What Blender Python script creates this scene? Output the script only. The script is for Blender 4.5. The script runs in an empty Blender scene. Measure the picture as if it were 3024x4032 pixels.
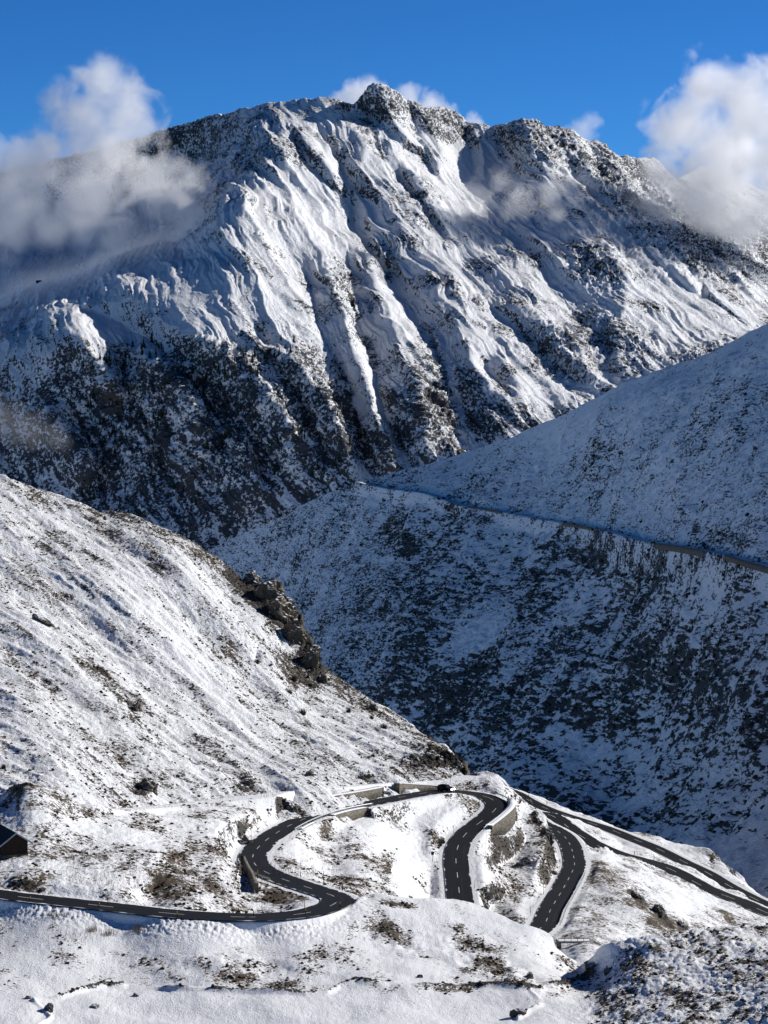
import bpy, bmesh, math, random
import numpy as np
from mathutils import Vector, Matrix
random.seed(7); np.random.seed(7)
R = math.radians
C = bpy.context.scene.collection
sc = bpy.context.scene

# ------------------------------------------------------------------ camera
FPX = 8983.0                       # focal length in pixels of the 3024x4032 frame
PITCH = R(-3.0)
cam = bpy.data.objects.new('camera', bpy.data.cameras.new('camera')); C.objects.link(cam)
cam.data.sensor_fit = 'VERTICAL'; cam.data.sensor_height = 24.0
cam.data.lens = 24.0 * FPX / 4032.0
cam.data.clip_start = 1.0; cam.data.clip_end = 60000.0
cam.rotation_euler = (R(90) + PITCH, 0, 0)
sc.camera = cam

# ------------------------------------------------------------------ sky, sun, exposure
SUN_AZ, SUN_EL = R(60), R(27)      # clockwise from the viewing direction (+Y)
w = bpy.data.worlds.new("World"); sc.world = w; w.use_nodes = True
nt = w.node_tree; nt.nodes.clear()
sky = nt.nodes.new('ShaderNodeTexSky'); sky.sky_type = 'NISHITA'; sky.sun_disc = False
sky.sun_elevation = SUN_EL; sky.sun_rotation = SUN_AZ
sky.altitude = 2400; sky.air_density = 1.0; sky.dust_density = 0.0; sky.ozone_density = 4.0
hs = nt.nodes.new('ShaderNodeHueSaturation'); hs.inputs['Saturation'].default_value = 1.18
tint = nt.nodes.new('ShaderNodeMix'); tint.data_type = 'RGBA'; tint.blend_type = 'MULTIPLY'
tint.inputs[0].default_value = 1.0; tint.inputs[7].default_value = (0.36, 0.78, 1.20, 1)
bg = nt.nodes.new('ShaderNodeBackground'); bg.inputs[1].default_value = 0.075
wo = nt.nodes.new('ShaderNodeOutputWorld')
nt.links.new(sky.outputs[0], hs.inputs['Color']); nt.links.new(hs.outputs[0], tint.inputs[6])
# alpine sky deepens above the horizon; extra dimming added here to cut ambient light
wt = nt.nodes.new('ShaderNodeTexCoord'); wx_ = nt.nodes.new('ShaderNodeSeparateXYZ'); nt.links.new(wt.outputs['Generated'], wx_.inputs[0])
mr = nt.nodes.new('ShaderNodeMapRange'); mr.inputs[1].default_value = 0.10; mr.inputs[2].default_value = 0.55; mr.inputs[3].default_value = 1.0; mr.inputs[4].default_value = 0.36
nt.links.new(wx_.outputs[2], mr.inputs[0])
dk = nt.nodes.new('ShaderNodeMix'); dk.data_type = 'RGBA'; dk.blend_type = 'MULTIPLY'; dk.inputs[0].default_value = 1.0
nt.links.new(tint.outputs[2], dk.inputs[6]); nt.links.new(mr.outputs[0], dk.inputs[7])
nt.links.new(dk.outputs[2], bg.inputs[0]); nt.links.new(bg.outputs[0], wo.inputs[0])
sun = bpy.data.lights.new('sun', 'SUN'); sun.energy = 4.8; sun.angle = R(0.5); sun.color = (1.0, 0.955, 0.89)
so = bpy.data.objects.new('sun', sun); C.objects.link(so)
SUNV = Vector((math.sin(SUN_AZ)*math.cos(SUN_EL), math.cos(SUN_AZ)*math.cos(SUN_EL), math.sin(SUN_EL)))
so.rotation_euler = SUNV.to_track_quat('Z', 'Y').to_euler()
sc.view_settings.view_transform = 'Standard'; sc.view_settings.look = 'None'
sc.view_settings.exposure = 0.15; sc.view_settings.gamma = 1.0
sc.render.engine = 'CYCLES'
sc.cycles.max_bounces = 14; sc.cycles.diffuse_bounces = 2; sc.cycles.glossy_bounces = 2
sc.cycles.transmission_bounces = 2; sc.cycles.volume_bounces = 12; sc.cycles.transparent_max_bounces = 8
sc.cycles.use_denoising = True
sc.cycles.volume_step_rate = 0.5; sc.cycles.volume_max_steps = 256

# ------------------------------------------------------------------ pixel + distance -> point
CP, SP = math.cos(PITCH), math.sin(PITCH)
def unproj(u, v, d):
    x = (np.asarray(u, float)-1512)/FPX; y = -(np.asarray(v, float)-2016)/FPX
    return np.stack([x*d, (CP - y*SP)*d, (y*CP + SP)*d], -1)
def zratio(v): return -(np.asarray(v, float)-2016)/FPX*CP + SP
def proj(P):
    P = np.asarray(P); f = P[..., 1]*CP + P[..., 2]*SP; up = -P[..., 1]*SP + P[..., 2]*CP
    return 1512 + FPX*P[..., 0]/f, 2016 - FPX*up/f, f

# ------------------------------------------------------------------ noise
_rs = np.random.RandomState(11)
PERM = np.tile(_rs.permutation(256), 4).astype(np.int64)
_g = _rs.normal(size=(256, 3)); GR = (_g/np.linalg.norm(_g, axis=1)[:, None]).astype(np.float32)
def pn(x, y, z):
    x, y, z = [np.asarray(a, np.float64) for a in np.broadcast_arrays(x, y, z)]
    xi = np.floor(x).astype(np.int64); yi = np.floor(y).astype(np.int64); zi = np.floor(z).astype(np.int64)
    xf = (x-xi).astype(np.float32); yf = (y-yi).astype(np.float32); zf = (z-zi).astype(np.float32)
    u = xf*xf*xf*(xf*(xf*6-15)+10); v = yf*yf*yf*(yf*(yf*6-15)+10); w_ = zf*zf*zf*(zf*(zf*6-15)+10)
    out = 0
    for a in (0, 1):
        pa = PERM[(xi+a) & 255]; wa = u if a else 1-u
        for b in (0, 1):
            pb = PERM[pa + ((yi+b) & 255)]; wb = v if b else 1-v
            for c in (0, 1):
                g = GR[PERM[pb + ((zi+c) & 255)]]
                wc = w_ if c else 1-w_
                out = out + wa*wb*wc*(g[..., 0]*(xf-a)+g[..., 1]*(yf-b)+g[..., 2]*(zf-c))
    return out*1.6
def fbm(x, y, z, o=4, lac=2.03, gain=0.5):
    s = 0; a = 1.0; f = 1.0
    for k in range(o):
        s = s + a*pn(x*f+17.3*k, y*f-9.1*k, z*f+4.7*k); a *= gain; f *= lac
    return s
def ridged(x, y, z, o=4, gain=0.5):
    s = 0; a = 1.0; f = 1.0
    for k in range(o):
        s = s + a*(1-2*np.abs(pn(x*f+7.3*k, y*f+3.1*k, z*f-5.7*k))); a *= gain; f *= 2.07
    return s
def sst(a, b, x):
    t = np.clip((x-a)/(b-a), 0, 1); return t*t*(3-2*t)

# ------------------------------------------------------------------ interpolation
def tps(pts, vals, qu, qv, smooth=0.0):
    pts = np.asarray(pts, float)/1000.0; vals = np.asarray(vals, float)
    n = len(pts)
    def K(r2): return np.where(r2 > 1e-12, r2*np.log(r2+1e-12), 0)
    d2 = ((pts[:, None]-pts[None])**2).sum(-1)
    A = np.zeros((n+3, n+3)); A[:n, :n] = K(d2) + smooth*np.eye(n)
    A[:n, n] = 1; A[:n, n+1:] = pts; A[n, :n] = 1; A[n+1:, :n] = pts.T
    c = np.linalg.solve(A, np.concatenate([vals, np.zeros(3)]))
    qs = np.stack([qu.ravel(), qv.ravel()], -1)/1000.0
    out = np.empty(len(qs))
    for i in range(0, len(qs), 40000):
        q = qs[i:i+40000]; r2 = ((q[:, None]-pts[None])**2).sum(-1)
        out[i:i+40000] = K(r2) @ c[:n] + c[n] + q @ c[n+1:]
    return out.reshape(qu.shape)
def bilin(F, x, y):
    x = np.clip(x, 0, F.shape[1]-1.001); y = np.clip(y, 0, F.shape[0]-1.001)
    xi = x.astype(int); yi = y.astype(int); fx = x-xi; fy = y-yi
    return (F[yi, xi]*(1-fx)*(1-fy)+F[yi, xi+1]*fx*(1-fy)+F[yi+1, xi]*(1-fx)*fy+F[yi+1, xi+1]*fx*fy)
def polyl(u, pts):
    p = np.asarray(pts, float); return np.interp(u, p[:, 0], p[:, 1])
def relief_field(lines, u0, u1, v0, v1, step=6, iters=900, lam=0.0005):
    nx = int((u1-u0)/step)+1; ny = int((v1-v0)/step)+1
    F = np.zeros((ny, nx)); M = np.zeros((ny, nx), bool)
    for amp, pts in lines:
        pts = np.asarray(pts, float); seg = np.hypot(*(pts[1:]-pts[:-1]).T); L = seg.sum(); acc = 0
        for i in range(len(pts)-1):
            n = max(2, int(seg[i]/step*2))
            for t in np.linspace(0, 1, n, endpoint=False):
                p = pts[i]*(1-t)+pts[i+1]*t; s = (acc+seg[i]*t)/L
                a = amp*min(1, 0.25+min(s, 1-s)*4)
                x = int(round((p[0]-u0)/step)); y = int(round((p[1]-v0)/step))
                if 0 <= x < nx and 0 <= y < ny: F[y, x] = a; M[y, x] = True
            acc += seg[i]
    fix = F.copy()
    for _ in range(iters):
        G = np.pad(F, 1, mode='edge')
        F = (G[:-2, 1:-1]+G[2:, 1:-1]+G[1:-1, :-2]+G[1:-1, 2:])/4*(1-lam)
        F[M] = fix[M]
    for _ in range(2):
        G = np.pad(F, 1, mode='edge'); F = (G[:-2, 1:-1]+2*G[1:-1, 1:-1]+G[2:, 1:-1])/4
        G = np.pad(F, 1, mode='edge'); F = (G[1:-1, :-2]+2*G[1:-1, 1:-1]+G[1:-1, 2:])/4
    return lambda u, v: bilin(F, (u-u0)/step, (v-v0)/step)

# ------------------------------------------------------------------ object helpers
def link(o, parent=None):
    C.objects.link(o)
    if parent is not None: o.parent = parent
    return o
def tag(o, label=None, cat=None, group=None, kind=None):
    if label: o['label'] = label
    if cat: o['category'] = cat
    if group: o['group'] = group
    if kind: o['kind'] = kind
    return o
def empty(name, loc, rz=0.0):
    o = bpy.data.objects.new(name, None); o.location = loc; o.rotation_euler = (0, 0, rz); o.empty_display_size = 0.5
    return link(o)
def mesh_np(name, V, F, mat, parent=None, smooth=True, attrs=None, uv=None):
    me = bpy.data.meshes.new(name)
    V = np.ascontiguousarray(V, np.float32); F = np.ascontiguousarray(F, np.int32)
    k = F.shape[1]
    me.vertices.add(len(V)); me.vertices.foreach_set('co', V.ravel())
    me.loops.add(F.size); me.loops.foreach_set('vertex_index', F.ravel())
    me.polygons.add(len(F)); me.polygons.foreach_set('loop_start', np.arange(0, F.size, k, dtype=np.int32))
    if smooth: me.polygons.foreach_set('use_smooth', np.ones(len(F), bool))
    me.update(calc_edges=True)
    for an, av in (attrs or {}).items():
        a = me.attributes.new(an, 'FLOAT', 'POINT'); a.data.foreach_set('value', np.ascontiguousarray(av, np.float32).ravel())
    if uv is not None:
        l = me.uv_layers.new(name='UVMap'); l.data.foreach_set('uv', np.ascontiguousarray(uv[F.ravel()], np.float32).ravel())
    me.materials.append(mat)
    return link(bpy.data.objects.new(name, me), parent)
class MB:
    """collects boxes, bars and lumps and links them as one mesh object"""
    def __init__(s): s.bm = bmesh.new()
    def box(s, x0, x1, y0, y1, z0, z1, M=None):
        vs = [s.bm.verts.new((x, y, z)) for x in (x0, x1) for y in (y0, y1) for z in (z0, z1)]
        for f in ((0,1,3,2),(4,6,7,5),(0,4,5,1),(2,3,7,6),(0,2,6,4),(1,5,7,3)): s.bm.faces.new([vs[i] for i in f])
        if M is not None: bmesh.ops.transform(s.bm, matrix=M, verts=vs)
        return vs
    def tube(s, a, b, r0, r1=None, n=8):
        a, b = Vector(a), Vector(b); r1 = r0 if r1 is None else r1
        q = (b-a).to_track_quat('Z', 'Y').to_matrix()
        ring = []
        for p, r in ((a, r0), (b, r1)):
            ring.append([s.bm.verts.new(p + q @ Vector((r*math.cos(2*math.pi*i/n), r*math.sin(2*math.pi*i/n), 0))) for i in range(n)])
        for i in range(n): s.bm.faces.new([ring[0][i], ring[0][(i+1) % n], ring[1][(i+1) % n], ring[1][i]])
        s.bm.faces.new(ring[0][::-1]); s.bm.faces.new(ring[1])
    def poly(s, pts):
        return s.bm.faces.new([s.bm.verts.new(p) for p in pts])
    def prism(s, prof, y0, y1):       # profile in x,z extruded along y
        a = [s.bm.verts.new((p[0], y0, p[1])) for p in prof]; b = [s.bm.verts.new((p[0], y1, p[1])) for p in prof]
        n = len(prof)
        for i in range(n): s.bm.faces.new([a[i], a[(i+1) % n], b[(i+1) % n], b[i]])
        s.bm.faces.new(a[::-1]); s.bm.faces.new(b)
    def build(s, name, mat, parent=None, bevel=0.0, smooth=False):
        if bevel: bmesh.ops.bevel(s.bm, geom=s.bm.edges[:], offset=bevel, segments=2, affect='EDGES', clamp_overlap=True)
        bmesh.ops.recalc_face_normals(s.bm, faces=s.bm.faces[:])
        me = bpy.data.meshes.new(name); s.bm.to_mesh(me); s.bm.free()
        if smooth:
            for p in me.polygons: p.use_smooth = True
        me.materials.append(mat)
        return link(bpy.data.objects.new(name, me), parent)

# ------------------------------------------------------------------ materials
def newmat(name):
    m = bpy.data.materials.new(name); m.use_nodes = True; t = m.node_tree; t.nodes.clear()
    o = t.nodes.new('ShaderNodeOutputMaterial'); p = t.nodes.new('ShaderNodeBsdfPrincipled')
    t.links.new(p.outputs[0], o.inputs[0]); p.inputs['Roughness'].default_value = 0.8
    p.inputs['Specular IOR Level'].default_value = 0.2
    return m, t, p
def N(t, typ, **kw):
    n = t.nodes.new(typ)
    for k, v in kw.items():
        if k.startswith('i_'):
            key = k[2:]; n.inputs[int(key) if key.isdigit() else key].default_value = v
        else: setattr(n, k, v)
    return n
def mathn(t, op, a, b=None, clamp=False, _c=None):
    if _c is not None: clamp = _c
    n = t.nodes.new('ShaderNodeMath'); n.operation = op; n.use_clamp = clamp
    for i, x in enumerate((a, b)):
        if x is None: continue
        if isinstance(x, (int, float)): n.inputs[i].default_value = x
        else: t.links.new(x, n.inputs[i])
    return n.outputs[0]
def mixc(t, f, a, b):
    n = t.nodes.new('ShaderNodeMix'); n.data_type = 'RGBA'
    if isinstance(f, (int, float)): n.inputs[0].default_value = f
    else: t.links.new(f, n.inputs[0])
    for i, x in ((6, a), (7, b)):
        if isinstance(x, tuple): n.inputs[i].default_value = (*x, 1)
        else: t.links.new(x, n.inputs[i])
    return n.outputs[2]
def simple(name, col, rough=0.7, var=0.25, scale=3.0, metal=0.0, bump=0.0):
    m, t, p = newmat(name)
    tc = N(t, 'ShaderNodeTexCoord'); no = N(t, 'ShaderNodeTexNoise', i_Scale=scale, i_Detail=5.0)
    t.links.new(tc.outputs['Object'], no.inputs['Vector'])
    a = tuple(c*(1-var) for c in col); b = tuple(min(1, c*(1+var)) for c in col)
    t.links.new(mixc(t, no.outputs[0], a, b), p.inputs['Base Color'])
    p.inputs['Roughness'].default_value = rough; p.inputs['Metallic'].default_value = metal
    if bump:
        bu = N(t, 'ShaderNodeBump', i_Strength=1.0, i_Distance=bump); t.links.new(no.outputs[0], bu.inputs['Height'])
        t.links.new(bu.outputs[0], p.inputs['Normal'])
    return m
def snow_ground(name, px, grassA, grassB, rockA, rockB, snow=(0.85, 0.865, 0.885), sc_=(1, 1, 1), bumpd=0.15, sharp=16.0):
    """snow over bare ground; attribute cover = share of bare ground, tone = 0 grass / 1 rock or scrub. px = size of a fine speck in metres"""
    m, t, p = newmat(name)
    tc = N(t, 'ShaderNodeTexCoord'); mp = N(t, 'ShaderNodeMapping'); mp.inputs['Scale'].default_value = sc_
    t.links.new(tc.outputs['Object'], mp.inputs['Vector'])
    n1 = N(t, 'ShaderNodeTexNoise', i_Scale=1.0/(px*3.2), i_Detail=5.0, i_Roughness=0.72)
    n2 = N(t, 'ShaderNodeTexNoise', i_Scale=1.0/(px*22), i_Detail=3.0)
    n3 = N(t, 'ShaderNodeTexNoise', i_Scale=1.0/(px*1.6), i_Detail=2.0)
    for n in (n1, n2, n3): t.links.new(mp.outputs[0], n.inputs['Vector'])
    at = N(t, 'ShaderNodeAttribute', attribute_name='cover'); tn = N(t, 'ShaderNodeAttribute', attribute_name='tone')
    # noise is ~normal round 0.5, sd ~0.09: threshold moves with cover
    thr = mathn(t, 'SUBTRACT', 0.69, mathn(t, 'MULTIPLY', at.outputs['Fac'], 0.38))
    nn = mathn(t, 'ADD', mathn(t, 'MULTIPLY', n1.outputs[0], 0.8), mathn(t, 'MULTIPLY', n2.outputs[0], 0.2))
    f = mathn(t, 'MULTIPLY', mathn(t, 'SUBTRACT', nn, thr), sharp*2)
    f = mathn(t, 'ADD', f, 0.5, clamp=True)
    g = mixc(t, n3.outputs[0], grassA, grassB); r = mixc(t, n3.outputs[0], rockA, rockB)
    bare = mixc(t, tn.outputs['Fac'], g, r)
    sn = mixc(t, n2.outputs[0], tuple(c*0.96 for c in snow), snow)
    t.links.new(mixc(t, f, sn, bare), p.inputs['Base Color'])
    p.inputs['Roughness'].default_value = 0.75; p.inputs['Specular IOR Level'].default_value = 0.15
    bu = N(t, 'ShaderNodeBump', i_Strength=1.0, i_Distance=bumpd)
    hgt = mathn(t, 'ADD', mathn(t, 'MULTIPLY', n3.outputs[0], 0.5), mathn(t, 'SUBTRACT', n1.outputs[0], mathn(t, 'MULTIPLY', f, 0.25)))
    t.links.new(hgt, bu.inputs['Height']); t.links.new(bu.outputs[0], p.inputs['Normal'])
    return m
GRA, GRB = (0.045, 0.034, 0.024), (0.17, 0.125, 0.08)
RKA, RKB = (0.018, 0.018, 0.018), (0.085, 0.078, 0.066)
MAT = {}
MAT['near'] = snow_ground('snow_and_heath_near', 0.16, GRA, GRB, RKA, RKB, bumpd=0.14)
MAT['mid'] = snow_ground('snow_and_grass', 0.24, GRA, GRB, RKA, RKB, bumpd=0.2)
MAT['left'] = snow_ground('snow_and_alpine_turf', 0.24, GRA, GRB, RKA, RKB, bumpd=0.35)
MAT['right'] = snow_ground('snow_and_dwarf_scrub', 0.45, (0.05, 0.045, 0.035), (0.12, 0.10, 0.075), (0.026, 0.032, 0.034), (0.10, 0.105, 0.10), bumpd=0.5)
MAT['mountain'] = snow_ground('snow_and_mountain_rock', 1.7, (0.06, 0.05, 0.04), (0.15, 0.115, 0.09), (0.018, 0.024, 0.033), (0.078, 0.088, 0.102), bumpd=2.0)

for _n in MAT['right'].node_tree.nodes:       # scrub grows in bands along the contour
    if _n.type == 'MAPPING': _n.vector_type = 'TEXTURE'; _n.inputs['Rotation'].default_value = (0, 0, R(118.6)); _n.inputs['Scale'].default_value = (2.4, 1, 0.9)
# ------------------------------------------------------------------ roads (pixel, level) -> 3D centre lines
def smooth_line(P, n=12):
    P = [P[0]*2-P[1]] + list(P) + [P[-1]*2-P[-2]]; out = []
    for i in range(1, len(P)-2):
        p0, p1, p2, p3 = P[i-1:i+3]
        for t in np.linspace(0, 1, n, endpoint=False):
            out.append(0.5*((2*p1)+(-p0+p2)*t+(2*p0-5*p1+4*p2-p3)*t*t+(-p0+3*p1-3*p2+p3)*t**3))
    out.append(P[-2]); return np.array(out)
def resample(P, step):
    d = np.r_[0, np.cumsum(np.linalg.norm(P[1:]-P[:-1], axis=1))]; s = np.arange(0, d[-1], step)
    return np.stack([np.interp(s, d, P[:, k]) for k in range(3)], -1), s
def road_line(pts):
    """pts = (u, v, z or None)"""
    z = [p[2] for p in pts]; uv = np.array([p[:2] for p in pts], float)
    idx = [i for i, q in enumerate(z) if q is not None]
    arc = np.r_[0, np.cumsum(np.hypot(*(uv[1:]-uv[:-1]).T))]
    zz = np.interp(arc, arc[idx], [z[i] for i in idx])
    D = zz/zratio(uv[:, 1]); P = np.array([unproj(a, b, c) for a, b, c in zip(uv[:, 0], uv[:, 1], D)])
    S = smooth_line([p for p in P], 14); Q, s = resample(S, 1.5)
    for _ in range(6): Q[1:-1] = (Q[:-2]+2*Q[1:-1]+Q[2:])/4
    return Q
ROAD1 = road_line([(-760,3420,-79),(-420,3467,-82),(-200,3496,None),(0,3522,-84),(133,3539,None),(398,3567,None),(703,3601,None),(995,3613,-87.6),(1099,3608,None),(1198,3599,None),(1271,3580,-88.8),(1331,3552,-89.5),(1322,3532,-90),(1271,3514,None),(1165,3480,None),(1066,3444,-93),(1013,3414,-93.8),(996,3388,-94.4),(999,3361,-95),(1033,3321,None),(1086,3282,None),(1152,3245,None),(1232,3212,-99),(1331,3185,None),(1464,3162,None),(1596,3136,None),(1696,3119,None),(1762,3114,-105),(1828,3119,None),(1895,3130,-106.4),(1941,3147,-107),(1961,3170,-107.6),(1941,3198,-108.2),(1895,3235,-109),(1842,3275,None),(1808,3321,-110.6),(1795,3374,None),(1799,3427,None),(1805,3480,None),(1812,3540,-114),(1835,3600,-115),(1900,3655,-116),(1990,3690,-116.8),(2080,3685,-117.5),(2143,3640,-118.2),(2169,3580,None),(2209,3514,None),(2242,3454,None),(2262,3408,-123),(2256,3361,None),(2242,3321,-125),(2216,3288,None),(2175,3262,-127),(2120,3235,-128),(2110,3205,-128.6),(2150,3202,-129),(2196,3224,-129.5),(2242,3262,-130.3),(2300,3300,-131.3),(2348,3328,None),(2428,3361,None),(2521,3384,-134),(2614,3411,None),(2687,3447,None),(2766,3490,None),(2852,3527,None),(2919,3549,-140),(2985,3580,None),(3084,3620,-142.5),(3300,3700,-145)])
ROAD2 = road_line([(1900,3060,-131),(1970,3095,None),(2037,3124,-135),(2077,3149,None),(2156,3186,None),(2256,3220,None),(2388,3261,None),(2488,3301,None),(2587,3341,-139.5),(2687,3391,None),(2786,3437,None),(2852,3478,None),(2919,3514,None),(3024,3566,-146),(3150,3640,None),(3300,3700,-150)])
RW = 6.0

def near_line(P, line, maxd):
    """for points P: distance in plan to the centre line and its level"""
    D = np.full(len(P), 1e9); Z = np.zeros(len(P))
    lo, hi = line[:, :2].min(0)-maxd, line[:, :2].max(0)+maxd
    sel = np.where((P[:, 0] > lo[0]) & (P[:, 0] < hi[0]) & (P[:, 1] > lo[1]) & (P[:, 1] < hi[1]))[0]
    a = line[:-1, :2]; b = line[1:, :2]; ab = b-a; L2 = (ab**2).sum(1)
    for i in range(0, len(sel), 20000):
        q = P[sel[i:i+20000], :2]
        # first the nearest sample, then the two segments round it
        d2 = (q[:, None, 0]-line[None, :, 0])**2+(q[:, None, 1]-line[None, :, 1])**2
        k = d2.argmin(1); best = np.full(len(q), 1e18); bz = np.zeros(len(q))
        for kk in (np.clip(k-1, 0, len(a)-1), np.clip(k, 0, len(a)-1)):
            t = np.clip(((q-a[kk])*ab[kk]).sum(1)/L2[kk], 0, 1); c = a[kk]+ab[kk]*t[:, None]
            dd = ((q-c)**2).sum(1); zz = line[kk, 2]*(1-t)+line[kk+1, 2]*t
            m = dd < best; best[m] = dd[m]; bz[m] = zz[m]
        D[sel[i:i+20000]] = np.sqrt(best); Z[sel[i:i+20000]] = bz
    return D, Z

# ------------------------------------------------------------------ terrain sheets
LAYERS = {}
class Layer:
    def __init__(s, name, top, bot, ctrl, u0, u1, step=3.94, vstep=3.94, lines=None, relief=None, nback=14, backlen=60, roads=(), tpsm=1e-9, obname=None):
        s.name = name; s.u0, s.u1 = u0, u1
        s.nu = int((u1-u0)/step)+1; us = np.linspace(u0, u1, s.nu)
        s.us = us; s.vt = polyl(us, top); s.vb = polyl(us, bot)
        s.nv = int((s.vb-s.vt).max()/vstep)+1
        r = np.linspace(0, 1, s.nv)
        U = np.broadcast_to(us, (s.nv, s.nu)).copy(); V = s.vb+(s.vt-s.vb)*r[:, None]
        # coarse evaluation of 1/distance, then bilinear
        keep = []
        for c in ctrl:
            if all((c[0]-k[0])**2+(c[1]-k[1])**2 > 22**2 for k in keep): keep.append(c)
        ctrl = keep
        gu = np.arange(u0-40, u1+60, 16.0); gv = np.arange(s.vt.min()-40, s.vb.max()+60, 16.0)
        GU, GV = np.meshgrid(gu, gv)
        G = tps([c[:2] for c in ctrl], [1000.0/c[2] for c in ctrl], GU, GV, tpsm)
        D = 1000.0/bilin(G, (U-gu[0])/16.0, (V-gv[0])/16.0)
        if relief is not None: D = D - relief(U, V)
        s.U, s.V = U, V
        P = unproj(U, V, 1.0)*D[..., None]
        # over the crest and down the far side
        cr = P[-1]; dirh = cr[:, :2]/np.linalg.norm(cr[:, :2], axis=1)[:, None]
        sl0 = cr[:, 2]/np.linalg.norm(cr[:, :2], axis=1)
        rows = []
        for k in range(1, nback+1):
            t = backlen*(k/nback)**1.8
            z = cr[:, 2] + sl0*t - (0.75*t*t/(t+backlen*0.12))
            rows.append(np.concatenate([cr[:, :2]+dirh*t, z[:, None]], 1))
        P = np.concatenate([P, np.array(rows)], 0)
        s.U = np.concatenate([U, np.repeat(U[-1:], nback, 0)]); s.V = np.concatenate([V, np.repeat(V[-1:], nback, 0)])
        s.P = P; s.normals()
    def normals(s):
        P = s.P; a = np.gradient(P, axis=1); b = np.gradient(P, axis=0)
        n = np.cross(a, b); s.N = n/np.maximum(np.linalg.norm(n, axis=-1, keepdims=True), 1e-9)
        fl = (s.N[s.nv//2, :, 1].mean() > 0)
        if fl: s.N = -s.N
    def disp(s, h): s.P = s.P + s.N*h[..., None]; s.normals()
    def cut_roads(s, roads, half, fade=6.0, sink=0.12):
        P = s.P.reshape(-1, 3)
        for line in roads:
            D, Z = near_line(P, line, half+fade+1)
            k = 1-sst(half+0.8, half+fade, D)
            P[:, 2] = P[:, 2]*(1-k) + (Z-sink)*k
        s.P = P.reshape(s.P.shape); s.normals()
    def at(s, u, v):
        x = (u-s.u0)/(s.u1-s.u0)*(s.nu-1); vt = np.interp(u, s.us, s.vt); vb = np.interp(u, s.us, s.vb)
        y = (v-vb)/(vt-vb)*(s.nv-1)
        return Vector([float(bilin(s.P[..., k], np.array([x]), np.array([y]))[0]) for k in range(3)])
    def normal_at(s, u, v):
        x = (u-s.u0)/(s.u1-s.u0)*(s.nu-1); vt = np.interp(u, s.us, s.vt); vb = np.interp(u, s.us, s.vb)
        y = (v-vb)/(vt-vb)*(s.nv-1)
        return Vector([float(bilin(s.N[..., k], np.array([x]), np.array([y]))[0]) for k in range(3)]).normalized()
    def build(s, name, mat, cover, tone):
        nr, nc = s.P.shape[:2]
        i = np.arange((nr-1)*(nc-1)); r = i//(nc-1); c = i % (nc-1); a = r*nc+c
        F = np.stack([a, a+1, a+nc+1, a+nc], -1)
        o = mesh_np(name, s.P.reshape(-1, 3), F, mat, attrs={'cover': np.clip(cover, 0, 1.2), 'tone': np.clip(tone, 0, 1)})
        tag(o, kind='structure'); LAYERS[s.name] = s
        return o
def blobs(U, V, lst):
    """(u, v, ru, rv, angle deg, strength)"""
    out = np.zeros_like(U)
    for (u, v, ru, rv, a, st) in lst:
        ca, sa = math.cos(R(a)), math.sin(R(a)); x = (U-u)*ca+(V-v)*sa; y = -(U-u)*sa+(V-v)*ca
        q = (x/ru)**2+(y/rv)**2
        out = np.maximum(out, st*np.exp(-q*1.2)) if st > 0 else np.minimum(out, out+st*np.exp(-q*1.2))
    return out
def band(U, V, pts, wd):
    """closeness (0..1) to a polyline in photo pixels"""
    best = np.full(U.shape, 1e9)
    for (x0, y0), (x1, y1) in zip(pts[:-1], pts[1:]):
        dx, dy = x1-x0, y1-y0; t = np.clip(((U-x0)*dx+(V-y0)*dy)/(dx*dx+dy*dy), 0, 1)
        best = np.minimum(best, np.hypot(U-x0-dx*t, V-y0-dy*t))
    return np.exp(-(best/wd)**2)
def surf_line(layer, uv, step=2.0, it=30):
    q = np.array([layer.at(a, b) for a, b in uv]); q, _ = resample(smooth_line(list(q), 12), step)
    for _ in range(it): q[1:-1] = (q[:-2]+2*q[1:-1]+q[2:])/4
    return q
def side_ctrl(line, box, n, side, off, dz):
    d = np.gradient(line[:, :2], axis=0); d /= np.linalg.norm(d, axis=1)[:, None]; nrm = np.stack([d[:, 1], -d[:, 0]], -1)
    L = line.copy(); L[:, :2] += nrm*side*off; L[:, 2] += dz
    return line_ctrl(L, box, n)
def line_ctrl(line, layer_pts, n, off=(0,)):
    """road samples as control points, those whose pixel lies in the given box"""
    u, v, d = proj(line); (a, b, c, e) = layer_pts; out = []
    k = [i for i in range(0, len(line), n) if a < u[i] < b and c < v[i] < e]
    return [(u[i], v[i], d[i]) for i in k]

# ---- the far mountain
M_TOP = [(-300,760),(0,680),(350,600),(600,535),(640,525),(760,490),(900,455),(1000,425),(1080,405),(1160,400),(1190,394),(1230,398),(1290,386),(1330,400),(1360,412),(1395,419),(1420,395),(1440,370),(1466,336),(1500,340),(1530,362),(1570,380),(1595,402),(1615,398),(1660,430),(1700,440),(1740,434),(1775,445),(1810,470),(1835,492),(1860,492),(1900,500),(1950,508),(2000,500),(2030,482),(2065,472),(2095,478),(2140,512),(2200,512),(2240,520),(2290,555),(2350,566),(2375,572),(2400,598),(2440,632),(2470,636),(2500,628),(2540,640),(2575,632),(2600,648),(2640,690),(2665,712),(2700,695),(2750,668),(2790,668),(2850,690),(3024,760),(3200,860),(3400,960)]
_u = np.arange(-300, 3401, 6.0)
_j = 7*fbm(_u/38, 0.3, 0.7, 3) + 4*np.abs(fbm(_u/13, 5.3, 0.7, 2))
M_TOP = list(zip(_u, polyl(_u, M_TOP) - _j*np.interp(_u, [-300,560,700,1160,1280,1400,1450,2700,2850,3400], [.3,.4,1,.5,.2,.4,1,1,.5,.4])))
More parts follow.
